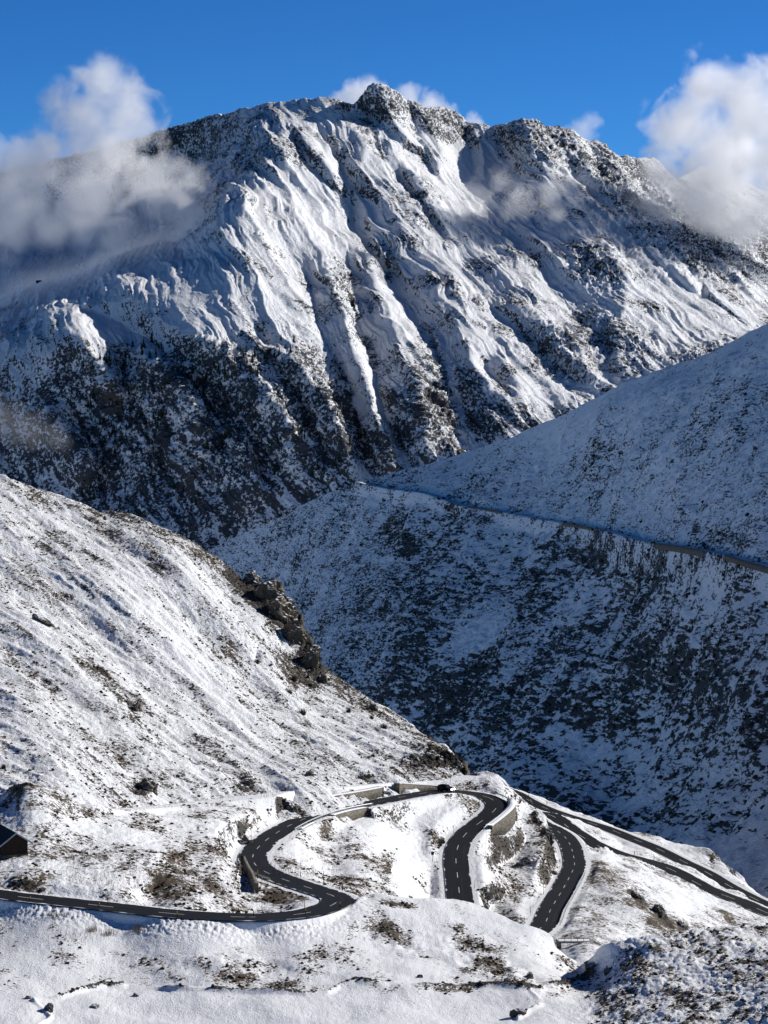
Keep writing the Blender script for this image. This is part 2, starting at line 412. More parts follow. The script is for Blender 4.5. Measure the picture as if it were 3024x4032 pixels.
m_ctrl = [(-300,760,5400),(0,680,5300),(350,600,5200),(600,535,5100),(900,455,4900),(1160,400,4760),(1290,386,4740),(1395,419,4760),(1480,338,4750),(1600,400,4850),(1850,495,5050),(2065,474,5000),(2350,566,5100),(2500,630,5200),(2660,710,5350),(2770,668,5600),(3024,760,5600),(3400,950,5600),
 (-300,1050,4950),(0,1000,4850),(300,980,4800),(600,880,4750),(820,680,4850),(0,1180,4350),(-300,1250,4400),
 (1136,483,4640),(1069,613,4450),(1035,748,4300),(895,783,4210),(763,995,4060),(663,1028,4040),(464,1085,3990),(318,1220,3840),(210,1245,3820),(0,1330,3880),(-300,1400,3980),
 (1300,900,4280),(1500,1000,4230),(1520,560,4650),(1700,800,4480),(1900,840,4580),(1950,650,4900),(2100,600,4870),(2100,950,4380),(2300,1000,4350),(2400,860,4600),(2600,1000,4480),(2800,900,4900),(3024,1000,4950),(3400,1100,5000),(3024,1280,4350),(2850,1200,4330),(3400,1400,4300),
 (1200,1200,3830),(1500,1300,3880),(1800,1300,3900),(2000,1250,3980),(2200,1300,3990),(2450,1350,4000),(2700,1350,4060),
 (827,1283,3720),(513,1235,3790),(300,1450,3680),(0,1500,3730),(-300,1600,3780),(600,1700,3560),(1000,1700,3540),(1400,1750,3540),(1800,1700,3580),(2100,1600,3690),(2350,1560,3760),(2700,1500,3850),(3100,1450,3950),
 (-300,2000,3550),(0,1950,3570),(500,2100,3450),(900,2150,3410),(1500,1950,3460),(2000,1900,3480),(2500,1900,3560),(3024,1900,3700),(-300,2400,3400),(500,2400,3330),(1500,2400,3330),(2500,2400,3300),(3400,2400,3600)]
ml = []
def rg(a, *p): ml.append((a*1.9, list(p)))
rg(22,(1136,483),(1093,580),(1069,613),(1035,748),(980,775),(895,783),(882,836),(763,995),(663,1028),(464,1081),(400,1150),(318,1217),(210,1239),(100,1290),(0,1330))
rg(16,(1136,483),(1199,560),(1238,609),(1286,647),(1320,715),(1345,760))
rg(-20,(1194,450),(1262,522),(1315,613),(1344,700),(1375,753),(1385,830),(1387,869),(1425,951),(1478,1014),(1512,1060),(1585,1159),(1652,1280),(1700,1347),(1716,1386),(1754,1497),(1783,1554),(1812,1675),(1841,1771),(1850,1900))
rg(-14,(1160,512),(1163,609),(1180,642),(1237,676),(1300,748),(1334,763))
rg(-26,(1059,830),(1093,917),(1127,985),(1170,1052),(1218,1111),(1237,1178),(1247,1270),(1266,1352),(1300,1424),(1377,1540),(1420,1650),(1450,1800),(1500,1900))
rg(24,(1160,854),(1237,922),(1266,985),(1290,1090),(1330,1180),(1372,1290),(1395,1400),(1425,1468),(1445,1530),(1480,1640),(1530,1740),(1550,1850))
rg(-22,(1365,985),(1372,1120),(1395,1290),(1440,1410),(1475,1530),(1515,1665),(1570,1770),(1640,1850))
rg(24,(1385,980),(1445,1014),(1493,1164),(1532,1207),(1545,1290),(1594,1386),(1623,1443),(1638,1506),(1660,1650),(1680,1800))
rg(24,(1629,1096),(1700,1180),(1807,1270),(1830,1357),(1885,1472),(1940,1540),(2024,1590),(2053,1700))
rg(-20,(1909,1193),(1986,1246),(2053,1309),(2121,1395),(2178,1472),(2241,1540),(2313,1578))
rg(16,(1919,1165),(2015,1205),(2130,1280),(2240,1325),(2260,1386),(2310,1450),(2350,1500))
rg(-26,(1909,856),(2019,905),(2072,986),(2097,1044),(2145,1116),(2227,1212),(2275,1284),(2352,1347),(2400,1424),(2420,1520))
rg(24,(2160,905),(2250,960),(2310,1000),(2400,1050),(2465,1110),(2465,1200),(2430,1300),(2430,1450))
rg(-12,(2383,841),(2533,986),(2624,1082),(2703,1150),(2803,1198),(2918,1290),(2960,1330))
rg(12,(2410,835),(2560,975),(2660,1075),(2740,1130),(2840,1190),(2950,1290))
rg(-12,(2680,1060),(2760,1140),(2830,1210),(2900,1260),(2980,1330))
rg(-24,(1600,581),(1677,639),(1769,765),(1812,798),(1860,810))
rg(26,(2075,476),(2090,530),(2087,581),(2097,615),(2179,707),(2236,784),(2300,860))
rg(-18,(2145,514),(2222,615),(2275,697),(2323,760),(2371,832))
rg(16,(2232,519),(2285,581),(2323,678)); rg(-14,(2300,560),(2345,650),(2370,740))
rg(20,(2354,570),(2426,672),(2513,769),(2508,807)); rg(-14,(2441,640),(2500,720),(2530,800)); rg(20,(2570,635),(2590,680),(2643,730),(2650,800))
rg(18,(1330,420),(1385,500),(1440,590),(1410,660),(1480,725),(1545,830),(1600,940),(1690,1060),(1760,1140))
rg(-18,(1345,430),(1400,480),(1460,550),(1500,600)); rg(-12,(1551,633),(1590,700),(1640,780),(1700,850),(1760,950))
rg(12,(1590,640),(1650,760),(1730,860),(1800,980)); rg(22,(1480,338),(1500,380),(1530,450),(1590,520),(1650,590))
rg(-16,(1400,425),(1440,440),(1480,490),(1560,560)); rg(-18,(1595,410),(1618,502),(1652,560))
rg(16,(1620,410),(1700,500),(1730,600),(1720,680)); rg(-14,(1800,500),(1850,600),(1880,720)); rg(12,(1860,500),(1900,600),(1910,700)); rg(-12,(1950,520),(1990,600),(2000,700))
rg(-24,(316,1216),(403,1240),(513,1302),(600,1355),(634,1408),(677,1447),(760,1540),(850,1640),(900,1800))
rg(-22,(431,1341),(480,1437),(489,1520),(520,1580),(580,1700),(640,1850),(700,2000))
rg(20,(210,1245),(300,1330),(400,1460),(460,1560)); rg(22,(560,1380),(600,1440),(700,1500),(760,1640),(800,1800))
rg(24,(160,1600),(263,1712),(296,1736),(330,1799),(345,1900)); rg(-26,(280,1620),(340,1740),(380,1850),(420,2000))
rg(22,(620,1250),(750,1330),(880,1400),(960,1480),(1060,1600),(1130,1700),(1180,1850)); rg(-18,(980,1250),(1060,1380),(1150,1500),(1230,1620),(1290,1800))
rg(20,(1000,1330),(1130,1430),(1240,1560),(1330,1700),(1400,1850)); rg(-16,(830,1450),(900,1560),(960,1700),(1040,1900)); rg(16,(900,1700),(1000,1850),(1060,2000))
rg(-10,(1400,850),(1440,900),(1470,960)); rg(-12,(1500,960),(1560,1060),(1620,1200),(1690,1290)); rg(12,(1450,900),(1540,1030),(1600,1090))
rg(-14,(1800,1030),(1850,1120),(1960,1180)); rg(10,(1750,1090),(1830,1160),(1900,1200))
rg(-12,(1900,1420),(1950,1500),(1990,1560)); rg(12,(1960,1400),(2010,1480),(2100,1560))
relief = relief_field(ml, -320, 3420, 300, 2420)
LM = Layer('M', M_TOP, [(-300,2400),(3400,2400)], m_ctrl, -300, 3400, relief=relief, nback=16, backlen=900, step=3.1, vstep=3.1)
U, V, P = LM.U, LM.V, LM.P
x, y, z = P[..., 0], P[..., 1], P[..., 2]
rough = blobs(U, V, [(700,540,350,80,-18,.75),(1000,600,160,150,0,.55),(1500,400,100,80,20,.9),(1750,480,230,70,15,.9),(2150,550,230,110,30,.9),(2450,700,220,130,30,1.0),(2800,950,450,200,10,1.0),
    (700,1650,600,330,0,.9),(1200,1600,300,300,60,.85),(1700,1620,300,220,0,.7),(2200,1400,240,120,35,.8),(2400,1350,250,160,30,.7),(1350,1150,50,180,-20,.9),(1640,760,160,70,45,.6),(1450,520,110,60,45,.7),(1700,1120,90,50,30,.5),(2350,1070,160,110,20,.8),(2800,1400,250,70,-10,.7)])
rough = 0.25+0.75*rough
wx = 22*fbm(x/140, y/140, z/140, 3); wz = 22*fbm(x/150+9, y/140, z/150, 3)
a_ = (x+wx)*0.52-(z+wz)*0.85; b_ = (x+wx)*0.85+(z+wz)*0.52
crest = sst(0, 130, V-polyl(U, M_TOP))
rf = sst(0.35, 0.9, rough)
bs = (x+0.7*wx) + (z+0.7*wz)*(0.72+0.00035*x)       # runs down and to the right, like the ribs and couloirs
bowl = np.maximum(blobs(U, V, [(200,1000,480,220,0,1),(1900,700,170,110,10,1),(750,1150,220,90,10,1)]), 0)
rib1 = ridged(bs/62, z/520, y/900, 2, .45); rib2 = ridged(bs/21+5, z/170, y/300, 3, .55); rib3 = ridged(bs/7.5+2, z/50, y/90, 2, .5)
am = (1-0.85*bowl)*(0.35+0.65*crest)
h = am*(7.5*rib1 + (3.2+2.2*rf)*rib2*np.clip(0.9+1.1*fbm(x/75, y/90, z/75, 2), 0.15, 2) + (0.5+1.0*rf)*rib3*np.clip(0.8+1.4*fbm(x/40+5, y/60, z/40, 2), 0, 2))
h = h + (0.16+rf)*(5.5*ridged(x/24, y/30, z/30, 4, .6)-2)*(0.6+0.4*crest) + (0.03+rf)*2.2*ridged(x/9, y/12, z/11, 2) + 0.35*fbm(b_/9, a_/30, y/14, 2)
LM.disp(h - 6*crest)
n = LM.N; slope = 1-n[..., 2]
P = LM.P; x, y, z = P[..., 0], P[..., 1], P[..., 2]
patch = fbm(x/70, y/90, z/70, 4)
low = sst(90, -60, z)*sst(2500, 1700, U)
cover = 0.15 + 0.60*rough**1.5 + 0.80*np.clip(slope-0.48, -0.2, 0.35) + 0.26*patch + 0.46*low + 0.22*(1-crest)
cover += 0.42*sst(0.45, 1.15, rib2)*sst(-0.3, 0.35, patch+0.5*(slope-0.4))*am + 0.16*sst(.6,1.2,rib3)*am + 0.45*sst(0.48, 0.66, slope)
cover += (0.35*low+0.15*rf)*np.clip(fbm(bs/16, z/75, y/90, 4, gain=.6), -1, 1)
cap = 0.60+0.02*low
cover = cap*np.tanh(np.clip(cover, 0, 3)/cap) + (0.20*low+0.10*rf)*np.clip(fbm(bs/13+4, z/60, y/90, 4, gain=.65), -1, 1) + 0.10*fbm(x/22, y/26, z/16, 4, gain=.7)
cover -= 0.5*blobs(U, V, [(300,1000,420,170,0,1),(1200,850,140,130,45,1),(1400,1500,26,200,-22,1),(1480,1560,22,220,-22,1),(1795,1560,20,200,-12,1),(2650,1120,260,60,40,1),(1900,850,160,60,10,1),(1780,700,110,90,40,.7),(800,1120,160,90,10,.8),(480,1290,160,24,30,.9)])
tone = 0.92+0.4*patch - 0.8*blobs(U, V, [(1310,1500,40,160,-28,1),(1530,1800,40,110,-10,1),(400,1440,60,140,-30,1),(1120,1180,100,120,-30,.7),(1790,1700,30,200,-10,.7),(2330,1480,100,90,40,.6)])
LM.build('mountain', MAT['mountain'], cover, tone)

# ---- the shaded hillside on the right
R_TOP = [(200,2390),(500,2290),(811,2169),(950,2098),(1094,2032),(1250,1962),(1422,1896),(1500,1876),(1568,1859),(1700,1829),(1823,1795),(1987,1732),(2120,1668),(2278,1604),(2380,1556),(2461,1513),(2570,1478),(2698,1440),(2780,1410),(2844,1376),(2916,1340),(3024,1276),(3200,1190),(3500,1060),(4000,880)]
r_ctrl = [(200,2390,2350),(811,2169,2100),(1422,1896,1890),(1823,1795,1790),(2278,1604,1640),(2698,1440,1500),(3024,1276,1400),(3500,1060,1260),
 (1000,2400,1980),(1000,2700,1880),(1000,3200,1750),(200,2800,2250),(1500,2130,1800),(1500,2400,1700),(1500,2700,1600),(1500,3000,1510),(1900,2000,1690),(1900,2400,1550),(1900,2700,1460),(1900,3000,1370),(2400,2000,1500),(2400,2400,1390),(2400,2700,1300),(2400,3020,1220),
 (3024,1800,1250),(3024,2200,1160),(3024,2700,1070),(3024,3050,1000),(2400,3200,1150),(2600,3380,1010),(2900,3250,985),(3024,3500,850),(2200,3350,1080),(1900,3300,1250),(3500,1800,1120),(3500,2700,960),(3500,3500,760),(1900,3700,1000),(2600,3700,840),(3024,3750,740),(1000,3700,1550)]
LR = Layer('R', R_TOP, [(200,3200),(1600,3350),(2100,3700),(4000,3760)], r_ctrl + [(4000,880,1040),(4000,2700,820),(4000,3600,680)], 200, 4000, nback=14, backlen=260)
U, V, P = LR.U, LR.V, LR.P; x, y, z = P[..., 0], P[..., 1], P[..., 2]
# ribs run down the slope, i.e. towards the left front of the hillside
dx, dy = -0.80, -0.60
al = x*dx+y*dy; ac = x*dy-y*dx
h = 7*fbm(ac/130, al/420, z/300, 3) + 2.2*ridged(ac/34, al/150, z/90, 2) + 0.9*fbm(x/11, y/11, z/9, 3, gain=.6) + 1.2*sst(2700,3200,V)*fbm(x/26, y/26, z/20, 3)
h = h*(0.35+0.65*sst(0, 120, V-polyl(U, R_TOP)))
LR.disp(h)
FARROAD = [(1425,1893),(1440,1900),(1485,1914),(1568,1932),(1713,1962),(1824,1985),(1969,2005),(2110,2034),(2258,2061),(2352,2082),(2450,2110),(2547,2133),(2620,2147),(2720,2160),(2822,2178),(2930,2200),(3024,2222),(3300,2290)]
FR = surf_line(LR, FARROAD); _d = np.gradient(FR[:, :2], axis=0); _d /= np.linalg.norm(_d, axis=1)[:, None]; FR[:, :2] += np.stack([_d[:, 1], -_d[:, 0]], -1)*3.6; FR[:, 2] += 0.2; LR.cut_roads([FR], 1.5, 3.0, sink=0.1)
P = LR.P; x, y, z = P[..., 0], P[..., 1], P[..., 2]
pt = fbm(x/60, y/60, z/60, 4); pt2 = fbm(ac/14, al/36, z/30, 3); e1, e2 = -0.48*x+0.88*y, 0.88*x+0.48*y
cl = fbm(e1/12, e2/5, z/3.3, 4, gain=.7)
below = sst(-10, 60, V-polyl(U, FARROAD))*sst(1300, 1700, U)
vt = V-polyl(U, R_TOP)
up = sst(1500, 2400, U)
cover = 0.43 + 0.11*pt + 0.10*pt2 + 0.12*cl
cover += -0.16*sst(300, 0, vt)*up - 0.06*up*(1-below)
cover += below*(-0.05 + 0.05*sst(2100, 2600, V) + 0.16*pt + 0.20*cl)
cover += sst(2450, 2900, V)*(0.05+0.22*cl)
cover += 0.20*blobs(U, V, [(2050,2780,700,150,12,1),(2600,2650,350,150,10,1),(1610,2110,60,80,20,1.4),(2300,2190,200,50,15,1.3),(2450,2270,160,80,20,.8),(2980,2850,150,250,0,.8),(1700,2350,160,60,-20,.6),(2400,3150,600,30,12,.3),(2700,3240,350,40,14,1.3),(2400,2140,140,24,14,.8),(2870,2130,160,50,10,.7)])
cover -= 0.16*sst(3080,3250,V)*up
cover -= 0.5*blobs(U, V, [(1900,2480,120,50,-40,.8),(2350,2950,130,40,5,1),(2480,3170,120,40,5,1),(2860,3380,200,70,15,1),(2960,3480,200,60,10,1),(2230,2900,110,40,0,.8),(2850,3050,120,40,0,.5),(2000,2960,90,26,0,.5)])
tone = 0.2+0.8*sst(0.35, 0.7, cover)
LR.build('shaded_hillside', MAT['right'], cover, tone)

# ---- the sunlit slope on the left
L_TOP = [(-700,1650),(-300,1790),(0,1881),(91,1914),(200,1950),(290,1996),(346,2014),(380,2030),(420,2026),(500,2034),(602,2078),(700,2120),(784,2169),(860,2215),(948,2288),(1010,2310),(1075,2351),(1110,2368),(1139,2406),(1165,2440),(1180,2480),(1200,2515),(1218,2580),(1258,2634),(1300,2665),(1331,2689),(1390,2725),(1458,2771),(1520,2800),(1586,2844),(1670,2905),(1750,2953),(1800,2990),(1832,3035),(1850,3110),(1900,3200)]
l_ctrl = [(0,1881,780),(346,2014,772),(602,2078,766),(784,2169,760),(948,2288,754),(1075,2351,748),(1194,2515,733),(1331,2689,716),(1586,2844,694),(1750,2953,660),(1841,3050,630),(1841,3130,624),(1900,3300,610),
 (411,3179,476),(663,3166,504),(900,3142,527),(1185,3112,549),(1497,3086,591),(1729,3073,616),(-300,3150,458),(0,3129,464),(200,3109,466),(300,2800,560),(0,2600,592),(600,2600,640),(900,2800,628),(1200,2900,632),(0,2900,512),(500,3000,528),(0,2200,690),(600,2300,705),(-300,1780,790),(-300,2300,655),(-300,2700,560),
 (0,3300,448),(500,3300,468),(1000,3300,512),(1500,3300,556),(-300,3300,444)]
lr = [(5,[(560,2080),(700,2260),(900,2480),(1080,2640),(1260,2900)]),(-3,[(400,2080),(560,2260),(800,2500),(980,2700),(1150,2950)]),(5,[(200,2080),(330,2200),(520,2420),(720,2600),(900,2850),(1100,3000)]),(-4,[(0,2200),(240,2360),(420,2520),(560,2720),(800,2950)]),
      (5,[(0,2350),(120,2480),(300,2660),(520,2850),(640,3000)]),(-3.5,[(0,2560),(200,2720),(380,2860),(480,3010)]),(4,[(0,2720),(180,2860),(330,2990),(380,3060)]),(-3,[(1080,2400),(1120,2560),(1220,2720),(1400,2900)]),(4,[(1000,2560),(1080,2700),(1190,2830),(1330,2960)]),(-3,[(0,2940),(150,3020)])]
LL = Layer('L', L_TOP, [(-700,3300),(1900,3320)], l_ctrl + [(-700,1650,800),(-700,2500,600),(-700,3150,450),(-700,3300,440)], -700, 1900, relief=relief_field(lr,-720,1920,1750,3340,iters=500), nback=14, backlen=120, step=3.0, vstep=3.0)
U, V, P = LL.U, LL.V, LL.P; x, y, z = P[..., 0], P[..., 1], P[..., 2]
a_ = x*0.6-y*0.8; b_ = x*0.8+y*0.6      # a_ runs down the slope
cliff = blobs(U, V, [(1010,2330,60,28,35,.7),(1080,2390,80,40,40,1),(1150,2450,50,60,60,1),(1190,2560,28,80,-10,1),(1240,2640,26,60,-30,.8),(1480,2810,50,16,40,.4),(1760,3010,110,45,25,.9),(1700,3020,120,30,5,.9),(560,3110,50,40,0,.6),(870,2330,60,20,40,.3)])
h = 1.9*fbm(b_/30, a_/110, z/60, 3) + 0.7*ridged(b_/9, a_/40, z/25, 2) + 0.22*fbm(b_/2.6, a_/5, z/3, 3, gain=.65) + 0.09*ridged(b_/1.3, a_/2, z/1.5, 2)
h = h + cliff*(1.6*ridged(x/6, y/9, z/7, 4, .6) - 0.6)
LL.disp(h)
P = LL.P; x, y, z = P[..., 0], P[..., 1], P[..., 2]; n = LL.N
pt = fbm(b_/11, a_/55, z/40, 4); pt2 = fbm(b_/3.0, a_/9, z/7, 3)
pt3 = fbm(b_/1.5, a_/3.2, z/3, 3)
cover = 0.34 + 0.18*pt + 0.20*pt2 + 0.16*pt3
cover += 0.75*sst(0.25, 0.8, cliff) + 0.22*sst(90, 0, V-polyl(U, L_TOP))*sst(100, 500, U)
cover += 0.25*blobs(U, V, [(80,2500,160,14,38,1),(180,2440,120,12,45,.8),(420,2700,190,18,52,1),(520,2790,40,50,0,1),(330,2640,60,14,30,.8),(620,2230,120,30,50,.8),(130,1960,80,24,30,.8),(400,2080,90,30,50,.7),(900,2560,60,40,45,.8),(560,3090,45,40,0,1),(450,2960,40,100,-45,.7),(1150,2680,60,60,0,.8),(1460,3070,60,26,0,.7),(960,3090,50,36,0,.9),(1700,3030,130,40,0,1),(1550,3060,60,24,0,.6),(330,3000,60,30,30,.5)])
cover += 0.45*band(U, V, [(930,2290),(1040,2390),(1110,2480),(1160,2590),(1230,2680)], 48)
cover -= 0.35*blobs(U, V, [(300,2350,180,22,38,1),(520,2290,150,18,45,1),(650,2480,200,24,42,1),(820,2720,240,26,44,1),(470,2560,160,18,45,.8),(1150,2560,110,16,20,.8),(700,2900,160,20,45,.8),(200,2060,120,18,20,.7),(330,2820,140,20,48,.8),(1350,2950,160,14,38,.6),(1000,2960,140,18,40,.6),(120,2900,140,18,45,.6)])
tone = 0.25 + 0.35*pt2 + 0.9*sst(.2, .7, cliff) + 0.8*band(U, V, [(930,2290),(1040,2390),(1110,2480),(1160,2590),(1230,2680)], 60) + 0.5*blobs(U, V, [(520,2790,40,50,0,1),(560,3090,45,40,0,1),(960,3090,50,36,0,1),(420,2700,190,18,52,.5)])
LL.build('sunlit_slope', MAT['left'], cover, tone)

# ---- the knoll with the hairpin bends
F1_TOP = [(-600,3484),(-300,3513),(0,3530),(119,3540),(398,3570),(703,3603),(995,3618),(1100,3615),(1212,3606),(1300,3592),(1360,3580),(1392,3566),(1410,3548),(1440,3534),(1500,3532),(1623,3544),(1700,3545),(1782,3538),(1862,3553),(1960,3590),(2050,3638),(2090,3648),(2150,3668),(2180,3692),(2195,3728),(2240,3765),(2290,3790),(2320,3774),(2382,3722),(2446,3707),(2520,3695),(2602,3675),(2685,3652),(2780,3646),(2878,3638),(3024,3633),(3200,3620),(3400,3600),(3900,3560)]
F2_TOP = [(-700,3150),(-300,3150),(-60,3150),(0,3129),(40,3096),(100,3086),(199,3109),(318,3142),(411,3179),(520,3178),(663,3166),(900,3142),(1100,3119),(1185,3112),(1497,3084),(1640,3076),(1729,3070),(1828,3054),(1880,3034),(1915,3026),(1948,3036),(1990,3075),(2010,3102),(2037,3129),(2083,3165),(2143,3209),(2169,3248),(2189,3308),(2209,3361),(2218,3401),(2224,3450),(2240,3600),(2260,3700)]
f2_ctrl = [(-300,3150,440),(-300,3300,408),(0,3129,452),(100,3088,446),(100,3200,428),(199,3109,448),(318,3142,455),(411,3179,462),(520,3178,474),(663,3166,500),(900,3142,524),(1185,3112,546),(1497,3084,588),(1729,3070,614),(1828,3054,622),(1915,3026,626),(2010,3102,616),(2083,3169,622),(2143,3209,614),(2189,3308,596),(2218,3401,575),(2230,3520,592),(2260,3700,575),
 (0,3400,398),(300,3400,404),(600,3400,412),(300,3260,432),(600,3280,446),(800,3450,414),(900,3250,480),(880,3400,430),(-300,3400,392),(600,3520,398),(900,3540,400),
 (1400,3350,505),(1400,3260,532),(1300,3450,462),(1150,3370,470),(1550,3400,515),(1650,3230,570),(1700,3350,549),(1620,3520,482),(1450,3520,436),(1950,3400,566),(2060,3350,586),(1900,3340,572),(1930,3560,535),(2060,3560,536),(2110,3460,556),(2170,3480,560),(2120,3600,530),(2060,3620,512),(2050,3250,603),
 (-300,3780,372),(0,3780,376),(500,3780,384),(1000,3780,392),(1400,3780,420),(1700,3780,470),(1950,3780,500),(2200,3780,520)]
f2_ctrl = [c for c in line_ctrl(ROAD1, (-310, 1990, 3000, 3600), 6) if not (c[0] > 1830 and c[1] > 3560)] + side_ctrl(ROAD1, (1840,1960,3320,3540), 9, -1, 7, -1.2) + side_ctrl(ROAD1, (1640,1780,3320,3540), 9, 1, 8, 0.5) + f2_ctrl
LF2 = Layer('F2', F2_TOP, [(-700,3740),(-300,3760),(2260,3780)], f2_ctrl + [(-700,3150,436),(-700,3420,382),(-700,3740,362)], -700, 2260, nback=10, backlen=40, step=3.0, vstep=3.0, tpsm=1e-6)
U, V, P = LF2.U, LF2.V, LF2.P; x, y, z = P[..., 0], P[..., 1], P[..., 2]
cl2 = blobs(U, V, [(2110,3235,50,26,40,.6),(2165,3300,24,50,-20,.7),(2195,3370,20,50,0,.7),(2150,3400,60,20,20,.6),(1120,3170,45,40,0,.9),(1180,3180,24,30,0,.7),(960,3280,22,40,20,.9),(945,3240,20,20,0,.7),(945,3400,20,50,20,.7),(1745,3290,20,30,20,.9),(1500,3100,30,12,0,.8),(1860,3050,50,16,0,.6)])
h = 0.55*fbm(x/22, y/30, z/20, 3) + 0.25*fbm(x/6, y/9, z/6, 3) + 0.12*fbm(x/1.5, y/3, z/1.5, 2) + cl2*(1.1*ridged(x/4, y/6, z/4.5, 4, .6)-0.3)
LF2.disp(h)
zp = lambda pts: road_line(pts)
PATH = zp([(330,3165,-81.7),(411,3184,-84),(530,3182,-87),(663,3171,-90.2),(900,3147,-92.8),(1185,3116,-94.9),(1340,3102,-97.8),(1497,3089,-100.4),(1640,3081,-102.2),(1729,3075,-103.9),(1828,3062,-104.4),(1900,3052,-104.4)])
LF2.cut_roads([PATH], 1.4, 3.6, sink=0.0)
LOOP = surf_line(LF2, [(1775,3360),(1720,3362),(1663,3374),(1603,3401),(1576,3441),(1583,3480),(1629,3520),(1696,3545)], 1.5)
LF2.cut_roads([ROAD1], RW/2+0.3, 4.4)
def step_at_wall(layer, line, a, b, side, off, zb, mode):
    # ground beyond the wall: dropped to its foot (mode 'down') or filled to its top (mode 'up')
    pu, pv, _ = proj(line); i0, i1 = sorted((int(np.argmin((pu-a[0])**2+(pv-a[1])**2)), int(np.argmin((pu-b[0])**2+(pv-b[1])**2))))
    d = np.gradient(line[:, :2], axis=0); d /= np.linalg.norm(d, axis=1)[:, None]; nr = np.stack([d[:, 1], -d[:, 0]], -1)*side
    P = layer.P.reshape(-1, 3); seg = line[i0:i1+1]; lo, hi = seg[:, :2].min(0)-16, seg[:, :2].max(0)+16
    sel = np.where((P[:, 0] > lo[0]) & (P[:, 0] < hi[0]) & (P[:, 1] > lo[1]) & (P[:, 1] < hi[1]))[0]; q = P[sel]
    k = ((q[:, None, 0]-line[None, :, 0])**2+(q[:, None, 1]-line[None, :, 1])**2).argmin(1)
    sd = ((q[:, :2]-line[k, :2])*nr[k]).sum(1); zz = np.interp(k, [i0, i1], zb) if len(zb) == 2 else np.interp(k, np.linspace(i0, i1, len(zb)), zb)
    m = (k > i0) & (k < i1) & (sd > off) & (sd < 14)
    if mode == 'down': t = line[k, 2]+zz-0.28*np.clip(sd-off, 0, 99)+0.3; kk = 1-sst(4.5, 11, sd); nz = q[:, 2]*(1-kk)+np.minimum(q[:, 2], t)*kk
    else: t = line[k, 2]+zz-0.5*np.clip(sd-off-3.0, 0, 99); nz = np.maximum(q[:, 2], t)
    P[sel, 2] = np.where(m, nz, q[:, 2]); layer.P = P.reshape(layer.P.shape)
step_at_wall(LF2, ROAD1, (1955,3152), (1868,3256), -1, RW/2+0.4, [-4.6,-5.0,-1.9], 'down')
step_at_wall(LF2, ROAD1, (1250,3206), (1386,3176), 1, RW/2+0.4, [-1.3,-2.6,-1.9], 'down')
step_at_wall(LF2, ROAD1, (1300,3193), (1567,3143), -1, RW/2+2.5, [0.4,2.1,2.1,2.1], 'up')
step_at_wall(LF2, ROAD1, (1626,3131), (1790,3116), -1, RW/2+2.5, [2.3,0.4], 'up')
_pu, _pv, _ = proj(LF2.P)
LF2.P[..., 2] -= 2.5*sst(4, 26, _pv-polyl(_pu, F1_TOP))*sst(1420, 1380, _pu); LF2.normals()
P = LF2.P; LF2.disp(0.07*fbm(P[..., 0]/1.1, P[..., 1]/2, P[..., 2]/1.1, 3)*sst(RW/2, RW/2+1, near_line(P.reshape(-1, 3), ROAD1, 12)[0].reshape(U.shape)))
steep = sst(.35, .6, 1-LF2.N[..., 2])
P = LF2.P; x, y, z = P[..., 0], P[..., 1], P[..., 2]
pt = fbm(x/11, y/22, z/14, 4); pt2 = fbm(x/3, y/7, z/4, 3)
DR, _ = near_line(P.reshape(-1, 3), ROAD1, 12); DR = DR.reshape(U.shape)
cover = 0.38+0.26*pt+0.2*pt2 + 0.7*sst(.25, .8, cl2)
cover += 0.25*blobs(U, V, [(700,3500,220,70,15,1),(850,3480,120,60,30,1),(680,3360,90,40,20,.9),(250,3170,170,40,20,.9),(120,3090,120,14,8,1),(560,3330,90,30,20,.8),(860,3330,60,40,0,.7),(1400,3340,100,20,40,.6),(1520,3420,100,40,45,.6),(1400,3500,130,60,30,.6),(1720,3300,40,40,0,.7),(2110,3250,80,40,45,1),(2150,3420,50,30,0,.9),(500,3420,200,16,10,.5),(1090,3535,50,26,10,2.2),(100,3480,120,30,0,.6),(1110,3170,40,40,0,1)])
cover -= 0.35*blobs(U, V, [(450,3290,200,26,12,1),(250,3400,140,18,0,.8),(380,3540,160,16,4,1),(1450,3250,160,24,15,1),(1500,3340,40,14,10,.5),(1620,3440,60,110,0,1),(1850,3070,120,12,0,1),(1250,3130,240,10,-6,1.2),(700,3190,240,12,-3,1),(1700,3210,110,26,-10,1),(1900,3480,40,120,0,.8),(2080,3560,60,30,-50,1),(1250,3300,120,20,30,.6)])
DP = np.minimum(near_line(P.reshape(-1, 3), PATH, 12)[0], near_line(P.reshape(-1, 3), LOOP, 12)[0]).reshape(U.shape)
cover = np.where(DR < RW/2+1.3, -0.1, cover) + 0.32*steep
cover = np.where(DP < 2.0, -0.05, cover)
tone = 0.12+0.4*pt2+0.9*sst(.2, .7, cl2)+0.6*steep
LF2.build('hairpin_knoll', MAT['mid'], cover, tone)

